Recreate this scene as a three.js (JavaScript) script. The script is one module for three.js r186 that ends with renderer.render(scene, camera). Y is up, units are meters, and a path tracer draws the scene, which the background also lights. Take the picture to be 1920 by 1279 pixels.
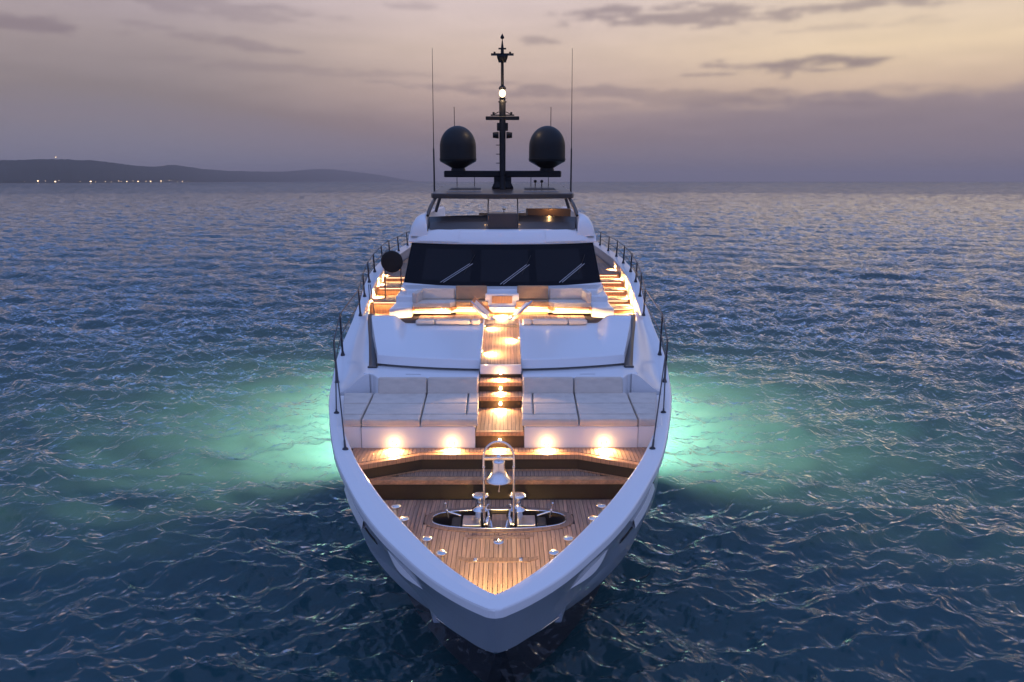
import * as THREE from 'three';
import { mergeGeometries } from 'three/addons/utils/BufferGeometryUtils.js';
import { RoundedBoxGeometry } from 'three/addons/geometries/RoundedBoxGeometry.js';
import { RectAreaLightUniformsLib } from 'three/addons/lights/RectAreaLightUniformsLib.js';

// ------------------------------------------------------------------ camera, sky, sun, exposure
const scene = new THREE.Scene();
const camera = new THREE.PerspectiveCamera(47.6, 1024 / 682, 0.1, 60000);
camera.position.set(0.155, 10, 0);
camera.rotation.order = 'YXZ';
camera.rotation.set(-Math.atan(300 / 1450), -Math.atan(9 / 1450), 0);
camera.updateMatrixWorld();
const renderer = new THREE.WebGLRenderer({ antialias: true });
renderer.toneMapping = THREE.LinearToneMapping;
renderer.toneMappingExposure = 1.06;
renderer.shadowMap.enabled = true;
RectAreaLightUniformsLib.init();

function rng(seed) { let a = seed | 0; return () => { a = (a + 0x6d2b79f5) | 0; let t = Math.imul(a ^ (a >>> 15), 1 | a); t = (t + Math.imul(t ^ (t >>> 7), 61 | t)) ^ t; return ((t ^ (t >>> 14)) >>> 0) / 4294967296; }; }
const clamp = (x, a = 0, b = 1) => Math.min(b, Math.max(a, x));
const lerp = (a, b, t) => a + (b - a) * t;
const sstep = (a, b, x) => { const t = clamp((x - a) / (b - a)); return t * t * (3 - 2 * t); };
function lut(points) { // linear table of numbers or colours
  return (x) => {
    if (x <= points[0][0]) return points[0][1];
    for (let i = 1; i < points.length; i++) if (x <= points[i][0]) {
      const t = (x - points[i - 1][0]) / (points[i][0] - points[i - 1][0]), a = points[i - 1][1], b = points[i][1];
      return Array.isArray(a) ? a.map((v, k) => lerp(v, b[k], t)) : lerp(a, b, t);
    }
    return points[points.length - 1][1];
  };
}
const NP = 256, noiseTable = new Float32Array(NP * NP);
{ const r = rng(77); for (let i = 0; i < NP * NP; i++) noiseTable[i] = r(); }
function vnoise(x, y) {
  const xi = Math.floor(x), yi = Math.floor(y), fx = x - xi, fy = y - yi, sx = fx * fx * (3 - 2 * fx), sy = fy * fy * (3 - 2 * fy);
  const a = xi & 255, b = (xi + 1) & 255, c = (yi & 255) * NP, d = ((yi + 1) & 255) * NP;
  return lerp(lerp(noiseTable[c + a], noiseTable[c + b], sx), lerp(noiseTable[d + a], noiseTable[d + b], sx), sy);
}
function fbm(x, y, o) { let s = 0, a = 0.5, n = 0; for (let i = 0; i < o; i++) { s += a * vnoise(x, y); n += a; a *= 0.5; x = x * 2.03 + 17.3; y = y * 2.03 + 9.1; } return s / n; }
const lin8 = (r, g, b) => [r, g, b].map((v) => { v /= 255; return v <= 0.04045 ? v / 12.92 : ((v + 0.055) / 1.055) ** 2.4; });

{ // dusk sky: the sun has set beyond the port quarter (to the right), violet cloud bank low over the sea, blue overhead
  const W = 2048, Hh = 1024, data = new Float32Array(W * Hh * 4);
  const G = [ // colours against elevation, along three directions: left, centre and right of the bow view
    lut([[0, lin8(94, 92, 108)], [1.4, lin8(100, 95, 108)], [4, lin8(118, 109, 116)], [6, lin8(134, 124, 128)], [9, lin8(154, 142, 145)], [12.5, lin8(172, 160, 170)], [17, lin8(116, 132, 174)], [24, lin8(86, 120, 180)], [42, lin8(118, 152, 220)], [90, lin8(152, 180, 250)]]),
    lut([[0, lin8(116, 110, 130)], [1.4, lin8(118, 109, 124)], [4, lin8(150, 132, 136)], [6, lin8(182, 160, 154)], [9, lin8(202, 182, 172)], [12.5, lin8(204, 188, 190)], [17, lin8(140, 150, 186)], [24, lin8(98, 130, 188)], [42, lin8(122, 154, 220)], [90, lin8(152, 180, 250)]]),
    lut([[0, lin8(124, 116, 132)], [1.4, lin8(128, 117, 130)], [4, lin8(152, 136, 140)], [6, lin8(198, 174, 156)], [8.5, lin8(222, 200, 172)], [12.5, lin8(212, 196, 184)], [17, lin8(164, 164, 190)], [24, lin8(118, 142, 192)], [42, lin8(128, 156, 220)], [90, lin8(152, 180, 250)]]),
  ];
  const back = lut([[0, lin8(104, 110, 150)], [6, lin8(124, 132, 180)], [20, lin8(152, 170, 230)], [50, lin8(154, 178, 246)], [90, lin8(152, 180, 250)]]);
  // clouds: azimuth, elevation, half width, half height (degrees), density, tilt
  const C = [
    [19.4, 7.5, 7.4, 0.75, 1.1, 0.0], [11.4, 10.8, 9.5, 0.9, 0.95, -0.03], [26, 11.1, 7.5, 0.7, 0.9, 0.0], [-31, 9.3, 6.0, 0.7, 0.95, -0.07],
    [-20, 11.0, 9, 0.7, 0.5, -0.03], [-19, 9.0, 6, 0.45, 0.65, -0.1], [5, 6.2, 14, 0.5, 0.75, -0.03], [-14, 7.4, 11, 0.35, 0.4, -0.03], [24, 9.7, 9, 0.25, 0.35, 0.01], [8, 5.2, 13, 0.3, 0.4, 0], [15, 5.6, 12, 0.7, 0.6, -0.05], [2.2, 9.55, 1.8, 0.3, 0.7, 0],
    [-6.5, 11.7, 2.6, 0.3, 0.45, -0.03], [34, 9.2, 4, 0.35, 0.4, 0], [-60, 9, 12, 1.2, 0.5, 0], [62, 9, 12, 1.3, 0.6, 0], [-48, 14, 9, 1, 0.5, 0], [48, 15, 10, 1.2, 0.5, 0], [0, 17, 14, 1.2, 0.4, 0],
  ];
  const cc = lin8(122, 110, 121);
  for (let j = 0; j < Hh; j++) {
    const el = (j + 0.5) / Hh * 180 - 90;
    for (let i = 0; i < W; i++) {
      let az = (i + 0.5) / W * 360 - 180 + 90; // 0 is -z, positive to +x
      if (az > 180) az -= 360;
      const e = Math.max(el, 0), o = (j * W + i) * 4;
      const l = G[0](e), m = G[1](e), r = G[2](e), b = back(e), t = az / 26;
      const fr = 1 - sstep(55, 130, Math.abs(az));
      let c = [0, 1, 2].map((k) => lerp(b[k], t < 0 ? lerp(m[k], l[k], sstep(0, 1, -t)) : lerp(m[k], r[k], sstep(0, 1, t)), fr));
      if (el > 0 && el < 30) {
        const fx = az * 0.55, fy = e * 2.6, wob = fbm(fx * 0.7, fy * 0.7, 5) - 0.5;
        // violet bank over the horizon, its upper edge uneven
        const edge = lerp(5.0, 5.8, sstep(5, 25, az)) - 1.2 * (1 - sstep(-4, 12, az)) * sstep(-30, -8, az) + wob * 2.2;
        const bank = (1 - sstep(edge - 0.75, edge + 0.35, e)) * (0.25 + 0.5 * sstep(2, 24, az)) * fr;
        const bc = [0, 1, 2].map((k) => lerp(r[k] * 0.0 + lin8(138, 124, 132)[k], lin8(122, 112, 127)[k], 1 - e / 8));
        for (let k = 0; k < 3; k++) c[k] = lerp(c[k], Math.min(c[k] * 1.2, bc[k]), bank);
        let d = 0;
        for (const q of C) {
          const dx = (az - q[0]) / q[2], dy = (e - q[1] - (az - q[0]) * q[5]) / q[3];
          if (Math.abs(dx) > 1.5 || Math.abs(dy) > 2) continue;
          const n = fbm(az * 0.45 + q[0], e * 3.4, 6), f = 1 - dx * dx - dy * dy + (n - 0.5) * 2.8;
          d = Math.max(d, q[4] * sstep(0.15, 0.95, f));
        }
        for (let k = 0; k < 3; k++) c[k] = lerp(c[k], lerp(cc[k], c[k], 0.18), d * 0.8);
        const mott = 1 + (fbm(az * 0.3 + 40, e * 1.8, 5) - 0.5) * 0.14;
        for (let k = 0; k < 3; k++) c[k] *= mott * lerp(1, [1.15, 1.125, 1.08][k], fr * (1 - sstep(12, 19, e)));
      }
      data[o] = c[0]; data[o + 1] = c[1]; data[o + 2] = c[2]; data[o + 3] = 1;
    }
  }
  const sky = new THREE.DataTexture(data, W, Hh, THREE.RGBAFormat, THREE.FloatType);
  sky.mapping = THREE.EquirectangularReflectionMapping; sky.magFilter = THREE.LinearFilter; sky.needsUpdate = true;
  scene.background = sky; scene.environment = sky;
}
const sun = new THREE.DirectionalLight(new THREE.Color(1, 0.78, 0.62), 0.06);
sun.position.set(34, 9, -60); sun.target.position.set(0, 4, -22); sun.castShadow = true; sun.shadow.radius = 110;
Object.assign(sun.shadow.camera, { left: -40, right: 40, top: 30, bottom: -30, near: 1, far: 160 });
scene.add(sun, sun.target);

// ------------------------------------------------------------------ small helpers
const V = (x, y, d) => new THREE.Vector3(x, y, -d); // d: metres ahead of the drone, along the yacht
function pchip(points) { // smooth monotone curve through points
  const n = points.length, X = points.map((p) => p[0]), Yv = points.map((p) => p[1]), h = [], s = [], m = [];
  for (let i = 0; i < n - 1; i++) { h[i] = X[i + 1] - X[i]; s[i] = (Yv[i + 1] - Yv[i]) / h[i]; }
  m[0] = s[0]; m[n - 1] = s[n - 2];
  for (let i = 1; i < n - 1; i++) m[i] = s[i - 1] * s[i] <= 0 ? 0 : (3 * (h[i] + h[i - 1])) / ((2 * h[i] + h[i - 1]) / s[i - 1] + (h[i] + 2 * h[i - 1]) / s[i]);
  return (x) => {
    if (x <= X[0]) return Yv[0]; if (x >= X[n - 1]) return Yv[n - 1];
    let i = 0; while (x > X[i + 1]) i++;
    const t = (x - X[i]) / h[i], t2 = t * t, t3 = t2 * t;
    return (2 * t3 - 3 * t2 + 1) * Yv[i] + (t3 - 2 * t2 + t) * h[i] * m[i] + (-2 * t3 + 3 * t2) * Yv[i + 1] + (t3 - t2) * h[i] * m[i + 1];
  };
}
function loft(rows, flip = false) { // rows of Vector3, all equally long
  const R = rows.length, Cn = rows[0].length, pos = [], uv = [], idx = [];
  for (let i = 0; i < R; i++) { let u = 0; for (let j = 0; j < Cn; j++) { const p = rows[i][j]; if (j) u += p.distanceTo(rows[i][j - 1]); pos.push(p.x, p.y, p.z); uv.push(u, i ? uv[((i - 1) * Cn + j) * 2 + 1] + p.distanceTo(rows[i - 1][j]) : 0); } }
  for (let i = 0; i < R - 1; i++) for (let j = 0; j < Cn - 1; j++) { const a = i * Cn + j, b = a + 1, c = a + Cn, d = c + 1; flip ? idx.push(a, c, b, b, c, d) : idx.push(a, b, c, b, d, c); }
  const g = new THREE.BufferGeometry();
  g.setAttribute('position', new THREE.Float32BufferAttribute(pos, 3)); g.setAttribute('uv', new THREE.Float32BufferAttribute(uv, 2)); g.setIndex(idx); g.computeVertexNormals();
  return g;
}
const flat = (g) => { const n = g.index ? g.toNonIndexed() : g; for (const k of Object.keys(n.attributes)) if (!['position', 'normal', 'uv'].includes(k)) n.deleteAttribute(k); return n; };
const merge = (...gs) => mergeGeometries(gs.flat().map(flat));
const mirror = (g) => { const n = flat(g.clone()); n.scale(-1, 1, 1); const p = n.attributes; for (const k of ['position', 'normal', 'uv']) { const a = p[k], s = a.itemSize; for (let i = 0; i < a.count; i += 3) for (let c = 0; c < s; c++) { const t = a.array[(i + 1) * s + c]; a.array[(i + 1) * s + c] = a.array[(i + 2) * s + c]; a.array[(i + 2) * s + c] = t; } } n.computeVertexNormals(); return n; };
function box(x0, x1, y0, y1, d0, d1, r = 0) {
  const w = Math.abs(x1 - x0), h = Math.abs(y1 - y0), l = Math.abs(d1 - d0);
  const g = r ? new RoundedBoxGeometry(w, h, l, 3, Math.min(r, w / 2.01, h / 2.01, l / 2.01)) : new THREE.BoxGeometry(w, h, l);
  g.translate((x0 + x1) / 2, (y0 + y1) / 2, -(d0 + d1) / 2); return g;
}
function prism(poly, y0, y1, bevel = 0, seg = 2) { // plan polygon [x, d] between two heights
  const s = new THREE.Shape(poly.map(([x, d]) => new THREE.Vector2(x, d)));
  const g = new THREE.ExtrudeGeometry(s, { depth: y1 - y0 - 2 * bevel, bevelEnabled: bevel > 0, bevelThickness: bevel, bevelSize: bevel, bevelOffset: -bevel, bevelSegments: seg, curveSegments: 8 });
  g.rotateX(-Math.PI / 2); g.translate(0, y0 + bevel, 0); return g;
}
function profile(poly, x0, x1, bevel = 0) { // side polygon [d, y] between two x
  const s = new THREE.Shape(poly.map(([d, y]) => new THREE.Vector2(d, y)));
  const g = new THREE.ExtrudeGeometry(s, { depth: x1 - x0 - 2 * bevel, bevelEnabled: bevel > 0, bevelThickness: bevel, bevelSize: bevel, bevelOffset: -bevel, bevelSegments: 2 });
  g.rotateY(Math.PI / 2); g.translate(x0 + bevel, 0, 0); return g; // shape x (d) becomes -z
}
function rod(p, q, r, r2 = r, n = 10) {
  const v = q.clone().sub(p), g = new THREE.CylinderGeometry(r2, r, v.length(), n);
  g.applyQuaternion(new THREE.Quaternion().setFromUnitVectors(new THREE.Vector3(0, 1, 0), v.normalize())); g.translate(...p.clone().add(q).multiplyScalar(0.5).toArray()); return g;
}
const tube = (pts, r, n = 40, m = 8) => new THREE.TubeGeometry(new THREE.CatmullRomCurve3(pts, false, 'centripetal'), n, r, m);
const lathe = (pts, x, y, d, n = 28) => { const g = new THREE.LatheGeometry(pts.map((p) => new THREE.Vector2(p[0], p[1])), n); g.translate(x, y, -d); return g; };
const taken = new Map();
function numbered(n) { const k = taken.get(n) || 0; taken.set(n, k + 1); return k ? n + '_' + String(k).padStart(3, '0') : n; }
function shade(o) { o.traverse((m) => { if (m.isMesh) m.castShadow = m.receiveShadow = true; }); return o; }
function part(name, geo, mat, parent, label) { const m = new THREE.Mesh(Array.isArray(geo) ? merge(geo) : geo, mat); m.name = name; m.castShadow = m.receiveShadow = true; if (label) m.userData.label = label; parent.add(m); return m; }
function thing(name, label, category, group) { const g = new THREE.Group(); g.name = numbered(name); g.userData = { label, category }; if (group) g.userData.group = group; scene.add(g); return g; }
function single(name, geo, mat, label, category, group) { const m = new THREE.Mesh(Array.isArray(geo) ? merge(geo) : geo, mat); m.name = numbered(name); m.castShadow = m.receiveShadow = true; m.userData = { label, category }; if (group) m.userData.group = group; scene.add(m); return m; }
function structure(name, geo, mat) { const m = new THREE.Mesh(geo, mat); m.name = numbered(name); m.receiveShadow = m.castShadow = true; m.userData.kind = 'structure'; scene.add(m); return m; }

// ------------------------------------------------------------------ textures and materials
function tex(w, h, f, srgb = true, rx = 1, ry = 1) { // f(x, y) -> [r, g, b] 0..1
  const a = new Uint8Array(w * h * 4);
  for (let j = 0; j < h; j++) for (let i = 0; i < w; i++) { const c = f(i / w, j / h), o = (j * w + i) * 4; for (let k = 0; k < 3; k++) a[o + k] = clamp(Math.round(c[k] * 255), 0, 255); a[o + 3] = 255; }
  const t = new THREE.DataTexture(a, w, h); t.wrapS = t.wrapT = THREE.RepeatWrapping; t.magFilter = THREE.LinearFilter; t.minFilter = THREE.LinearMipmapLinearFilter; if (srgb) t.colorSpace = THREE.SRGBColorSpace; t.repeat.set(rx, ry); t.needsUpdate = true; return t;
}
const phys = (o) => new THREE.MeshPhysicalMaterial(o), std = (o) => new THREE.MeshStandardMaterial(o);
const rgb = (r, g, b) => new THREE.Color().setRGB(r, g, b);
const M = {};
const wear = tex(256, 256, (u, v) => { const n = 0.86 + 0.12 * fbm(u * 16, v * 16, 4) + 0.02 * vnoise(u * 255, v * 255); return [n, n, n]; }, false, 0.5, 0.5);
M.gelcoat = phys({ color: rgb(0.82, 0.82, 0.82), roughness: 0.42, roughnessMap: wear, clearcoat: 0.5, clearcoatRoughness: 0.12 });
M.hull = phys({ color: rgb(0.42, 0.46, 0.52), roughness: 0.36, roughnessMap: wear, clearcoat: 0.7, clearcoatRoughness: 0.08, metalness: 0.15 });
M.hullLow = phys({ color: rgb(0.3, 0.34, 0.4), roughness: 0.35, roughnessMap: wear, clearcoat: 0.6, clearcoatRoughness: 0.1 });
M.antifoul = std({ color: rgb(0.03, 0.035, 0.045), roughness: 0.7 });
M.dark = std({ color: rgb(0.035, 0.028, 0.024), roughness: 0.6 });
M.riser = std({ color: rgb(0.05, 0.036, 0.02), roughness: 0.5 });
M.blackPaint = phys({ color: rgb(0.012, 0.012, 0.014), roughness: 0.5, specularIntensity: 0.4, clearcoat: 0.05, clearcoatRoughness: 0.2 });
M.dome = phys({ color: rgb(0.016, 0.017, 0.018), roughness: 0.45, specularIntensity: 0.4, clearcoat: 0.05, clearcoatRoughness: 0.3 });
M.bronze = phys({ color: rgb(0.055, 0.042, 0.036), roughness: 0.4, clearcoat: 0.4, clearcoatRoughness: 0.25 });
M.glass = phys({ color: rgb(0.004, 0.005, 0.009), roughness: 0.12, specularIntensity: 0.28 });
M.pane = phys({ color: rgb(0.005, 0.006, 0.01), roughness: 0.05, specularIntensity: 0.42 });
M.smoke = phys({ color: rgb(0.045, 0.045, 0.052), roughness: 0.45, clearcoat: 0.2 });
M.steel = std({ color: rgb(0.78, 0.77, 0.76), roughness: 0.2, metalness: 1 });
M.brushed = std({ color: rgb(0.55, 0.54, 0.53), roughness: 0.36, metalness: 1 });
M.skylight = std({ color: rgb(0.035, 0.028, 0.026), roughness: 0.5 });
M.wiper = std({ color: rgb(0.6, 0.6, 0.62), roughness: 0.4 });
M.wire = std({ color: rgb(0.05, 0.05, 0.06), roughness: 0.4, metalness: 0.4 });
M.rope = std({ color: rgb(0.6, 0.5, 0.4), roughness: 0.95 });
const weave = tex(128, 128, (u, v) => { const n = 0.5 + 0.25 * Math.sin(u * 6.2832 * 32) * Math.sin(v * 6.2832 * 32) + 0.25 * vnoise(u * 128, v * 128); return [n, n, n]; }, false, 5, 5);
const cloudy = tex(256, 256, (u, v) => { const n = 0.93 + 0.1 * (fbm(u * 8, v * 8, 5) - 0.5) + 0.05 * (vnoise(u * 256, v * 256) - 0.5); return [n, n, n * 0.99]; }, true, 0.7, 0.7);
M.cushion = phys({ color: rgb(0.78, 0.68, 0.59), map: cloudy, roughness: 0.95, bumpMap: weave, bumpScale: 0.0012, sheen: 0.25, sheenRoughness: 0.6 });
M.cushionTan = phys({ color: rgb(0.5, 0.33, 0.2), map: cloudy, roughness: 0.95, bumpMap: weave, bumpScale: 0.0012 });
const grains = [0, 1, 2, 3].map((k) => tex(64, 512, (u, v) => {
  const g = fbm(u * 9 + k * 31 + 0.6 * fbm(v * 5, k * 7, 3), v * 3.1 + k * 5, 5), s = fbm(u * 40 + k * 9, v * 8, 3), t = 0.82 + 0.3 * (g - 0.5) + 0.16 * (s - 0.5);
  const w = [[0.66, 0.535, 0.45], [0.70, 0.575, 0.475], [0.61, 0.495, 0.42], [0.68, 0.545, 0.46]][k]; return w.map((c) => c * t * 1.18);
}, true, 6, 0.6));
M.teak = grains.map((map) => std({ map, roughness: 0.72, bumpMap: map, bumpScale: 0.0015 }));
M.teakTrim = std({ map: grains[1], color: rgb(1.3, 1.04, 0.76), roughness: 0.55 });
M.caulk = std({ color: rgb(0.03, 0.024, 0.02), roughness: 0.85 });
M.veneer = std({ map: grains[3], color: rgb(1.2, 0.85, 0.5), roughness: 0.5 });
M.leather = std({ color: rgb(0.2, 0.11, 0.05), roughness: 0.6 });
const WARM = rgb(1, 0.56, 0.22);
const glowMat = (k) => std({ color: rgb(0.02, 0.02, 0.02), emissive: rgb(1, 0.72, 0.42), emissiveIntensity: k, roughness: 0.4 });
M.lens = glowMat(7); M.led = glowMat(2.6); M.mastLens = glowMat(3.2);

// ------------------------------------------------------------------ sea
function fft2(re, im, N) { // inverse, in place
  const bits = Math.log2(N), rev = new Uint32Array(N);
  for (let i = 0; i < N; i++) { let r = 0; for (let b = 0; b < bits; b++) if (i & (1 << b)) r |= 1 << (bits - 1 - b); rev[i] = r; }
  const cs = new Float64Array(N / 2), sn = new Float64Array(N / 2);
  for (let i = 0; i < N / 2; i++) { cs[i] = Math.cos((2 * Math.PI * i) / N); sn[i] = Math.sin((2 * Math.PI * i) / N); }
  const ar = new Float64Array(N), ai = new Float64Array(N);
  const line = (o, st) => {
    for (let i = 0; i < N; i++) { ar[rev[i]] = re[o + i * st]; ai[rev[i]] = im[o + i * st]; }
    for (let s = 1; s < N; s *= 2) for (let k = 0; k < N; k += 2 * s) for (let j = 0; j < s; j++) {
      const w = (j * N) / (2 * s), a = k + j, b = a + s, tr = ar[b] * cs[w] - ai[b] * sn[w], ti = ar[b] * sn[w] + ai[b] * cs[w];
      ar[b] = ar[a] - tr; ai[b] = ai[a] - ti; ar[a] += tr; ai[a] += ti;
    }
    for (let i = 0; i < N; i++) { re[o + i * st] = ar[i]; im[o + i * st] = ai[i]; }
  };
  for (let j = 0; j < N; j++) line(j * N, 1);
  for (let i = 0; i < N; i++) line(i, N);
}
function waves(N, L, lo, hi, peak, dir, spread, seed, power) { // height and sideways push of a square of sea, heights scaled to rms 1
  const r = rng(seed), gauss = () => Math.sqrt(-2 * Math.log(r() + 1e-9)) * Math.cos(2 * Math.PI * r());
  const A = [0, 1, 2].map(() => [new Float64Array(N * N), new Float64Array(N * N)]);
  for (let j = 0; j < N; j++) for (let i = 0; i < N; i++) {
    const kx = (2 * Math.PI * (i < N / 2 ? i : i - N)) / L, kz = (2 * Math.PI * (j < N / 2 ? j : j - N)) / L, k = Math.hypot(kx, kz), o = j * N + i;
    const a = gauss(), b = gauss();
    if (!k) continue;
    const lam = (2 * Math.PI) / k;
    if (lam < lo || lam > hi) continue;
    const kp = (2 * Math.PI) / peak, c = (kx * Math.cos(dir) + kz * Math.sin(dir)) / k;
    const P = Math.exp(-1.1 * (kp / k) ** 2) * k ** -power * (Math.abs(c) ** spread + 0.06) * sstep(lo, lo * 1.6, lam);
    const s = Math.sqrt(P), hr = a * s, hi2 = b * s;
    A[0][0][o] = hr; A[0][1][o] = hi2;
    A[1][0][o] = (hi2 * kx) / k; A[1][1][o] = (-hr * kx) / k; A[2][0][o] = (hi2 * kz) / k; A[2][1][o] = (-hr * kz) / k;
  }
  for (const [re, im] of A) fft2(re, im, N);
  let rms = 0; for (const v of A[0][0]) rms += v * v; rms = Math.sqrt(rms / (N * N));
  const out = A.map(([re]) => Float32Array.from(re, (v) => v / rms));
  const at = (f, x, z) => {
    const u = ((x / L) % 1 + 1) % 1 * N, v = ((z / L) % 1 + 1) % 1 * N, i = Math.floor(u) % N, j = Math.floor(v) % N, fu = u - Math.floor(u), fv = v - Math.floor(v), i2 = (i + 1) % N, j2 = (j + 1) % N;
    return lerp(lerp(f[j * N + i], f[j * N + i2], fu), lerp(f[j2 * N + i], f[j2 * N + i2], fu), fv);
  };
  return { out, at, N };
}
{
  const A = waves(512, 92, 1.5, 40, 7, 1.75, 5, 5, 3.4), B = waves(512, 41, 0.35, 5.5, 2.6, 1.62, 4, 9, 3.1);
  const ca = Math.cos(0.2), sa = Math.sin(0.2);
  const angles = [];
  for (let a = -180; a < -48; a += 6) angles.push(a);
  for (let a = -48; a <= 48; a += 0.17) angles.push(a);
  for (let a = 54; a <= 180; a += 6) angles.push(a);
  const radii = [0.5, 3, 6]; let r = 8.5;
  while (r < 15000) { radii.push(r); r *= r < 60 ? 1.0048 : r < 700 ? 1.0065 : r < 4000 ? 1.012 : 1.05; }
  const nA = angles.length, nR = radii.length, pos = new Float32Array(nA * nR * 3), uv = new Float32Array(nA * nR * 2), idx = new Uint32Array((nA - 1) * (nR - 1) * 6);
  let o = 0;
  for (let i = 0; i < nR; i++) for (let j = 0; j < nA; j++) {
    const R = radii[i], a = (angles[j] * Math.PI) / 180, x = R * Math.sin(a), z = -R * Math.cos(a), v = i * nA + j;
    const x2 = ca * x - sa * z, z2 = sa * x + ca * z, x3 = x * 0.57 + 31, z3 = z * 0.57 + 7;
    const fA = 0.12 * (1 - 0.5 * sstep(900, 5000, R)), fA2 = 0.1 * (1 - 0.5 * sstep(900, 5000, R)), fB = 0.105 * (1 - sstep(300, 1200, R)) * (0.45 + 1.0 * fbm(x * 0.055 + 9, z * 0.075, 2));
    let y = fA * A.at(A.out[0], x, z) + fA2 * A.at(A.out[0], x3, z3) + fB * B.at(B.out[0], x2, z2);
    const px = fA * A.at(A.out[1], x, z) + fA2 * A.at(A.out[1], x3, z3), pz = fA * A.at(A.out[2], x, z) + fA2 * A.at(A.out[2], x3, z3);
    const bx = fB * B.at(B.out[1], x2, z2), bz = fB * B.at(B.out[2], x2, z2), ch = -0.9 * (1 - sstep(300, 900, R));
    pos[v * 3] = x + ch * (px + 0.55 * (ca * bx + sa * bz)); pos[v * 3 + 1] = y; pos[v * 3 + 2] = z + ch * (pz + 0.55 * (-sa * bx + ca * bz));
    uv[v * 2] = x / 9.7; uv[v * 2 + 1] = z / 9.7;
    if (i < nR - 1 && j < nA - 1) { const p = v, q = v + 1, s = v + nA, t = s + 1; idx[o++] = p; idx[o++] = q; idx[o++] = s; idx[o++] = q; idx[o++] = t; idx[o++] = s; }
  }
  const g = new THREE.BufferGeometry();
  g.setAttribute('position', new THREE.BufferAttribute(pos, 3)); g.setAttribute('uv', new THREE.BufferAttribute(uv, 2)); g.setIndex(new THREE.BufferAttribute(idx, 1)); g.computeVertexNormals();
  const RIPPLE = 0.3, Rp = waves(512, 9.7, 0.1, 1.6, 0.6, 1.55, 1.8, 21, 3.2), f = new Float32Array(512 * 512 * 4);
  { // slopes of the ripples as a normal map
    const h = Rp.out[0], sx = new Float32Array(512 * 512), sz = new Float32Array(512 * 512); let q = 0;
    for (let j = 0; j < 512; j++) for (let i = 0; i < 512; i++) { const o = j * 512 + i; sx[o] = h[j * 512 + ((i + 1) & 511)] - h[j * 512 + ((i + 511) & 511)]; sz[o] = h[((j + 1) & 511) * 512 + i] - h[((j + 511) & 511) * 512 + i]; q += sx[o] ** 2 + sz[o] ** 2; }
    const k = RIPPLE / Math.sqrt(q / (512 * 512));
    for (let i = 0; i < 512 * 512; i++) { const a = -sx[i] * k, b = -sz[i] * k, l = Math.hypot(a, b, 1); f[i * 4] = 0.5 + 0.5 * a / l; f[i * 4 + 1] = 0.5 + 0.5 * b / l; f[i * 4 + 2] = 0.5 + 0.5 / l; f[i * 4 + 3] = 1; }
  }
  const ripple = new THREE.DataTexture(f, 512, 512, THREE.RGBAFormat, THREE.FloatType); ripple.wrapS = ripple.wrapT = THREE.RepeatWrapping; ripple.magFilter = THREE.LinearFilter; ripple.needsUpdate = true;
  const water = phys({ color: rgb(1, 1, 1), transmission: 1, thickness: 0, ior: 1.34, roughness: 0.05, normalMap: ripple });
  const sea = structure('sea', g, water);
  // the murky water below the surface, which is what one sees through it and what the lamps under water light up
  const rows = [], bA = []; for (let a = -180; a < -46; a += 6) bA.push(a); for (let a = -46; a <= 46; a += 0.5) bA.push(a); for (let a = 52; a <= 180; a += 6) bA.push(a);
  for (let R = 4; R < 15000; R *= R < 90 ? 1.016 : 1.3) rows.push(bA.map((q) => {
    const a = (q * Math.PI) / 180, x = R * Math.sin(a), z = -R * Math.cos(a), k = 1 - sstep(60, 88, R);
    return new THREE.Vector3(x, -2.15 + k * 0.12 * (0.2 * A.at(A.out[0], x, z) + 0.17 * A.at(A.out[0], x * 0.57 + 31, z * 0.57 + 7) + 0.1 * B.at(B.out[0], ca * x - sa * z, sa * x + ca * z)), z);
  }));
  structure('deep_water', loft(rows), std({ color: rgb(0.002, 0.053, 0.066), roughness: 1 }));
}

// ------------------------------------------------------------------ yacht: hull
const yacht = thing('motor_yacht', 'white and grey motor yacht with lit teak foredeck, seen bow on', 'yacht');
const END = 52;
const capY = pchip([[8.5, 4.9], [11, 5.02], [13.7, 5.11], [15.9, 5.14], [18.3, 5.18], [20, 5.48], [21, 5.68], [22, 5.85], [23, 6.02], [24, 6.25], [25.6, 6.67], [27, 6.88], [28.7, 7.0], [30.5, 7.08], [52, 7.0]]);
const capB = pchip([[8.55, 0], [8.565, 0.08], [8.62, 0.17], [8.84, 0.45], [9.27, 0.87], [9.9, 1.335], [10.55, 1.755], [11.2, 2.1], [12.2, 2.54], [13.27, 2.95], [15.9, 3.66], [17.2, 3.95], [18.3, 4.14], [20, 4.34], [22.2, 4.43], [25, 4.56], [28, 4.64], [34, 4.64], [45, 4.5], [52, 4.3]]);
const capIn = pchip([[8.87, 0], [8.89, 0.04], [8.99, 0.16], [9.39, 0.515], [9.9, 0.88], [10.7, 1.36], [11.45, 1.77], [12.3, 2.175], [13.2, 2.56], [14.7, 3.08], [15.34, 3.28], [17.6, 3.77], [20, 4.02], [22, 4.12], [24, 4.24], [28, 4.25], [34, 4.25], [45, 4.1], [52, 3.9]]);
const knB = pchip([[9.12, 0], [9.17, 0.1], [9.49, 0.43], [9.9, 0.76], [10.8, 1.21], [12, 1.7], [12.84, 2.19], [14, 2.72], [15.5, 3.23], [17, 3.64], [19, 4.05], [22, 4.36], [26, 4.54], [34, 4.56], [52, 4.2]]);
const knY = pchip([[9.12, 3.92], [10, 3.88], [10.8, 3.8], [12, 3.52], [12.84, 3.44], [14, 3.4], [52, 3.4]]);
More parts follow.
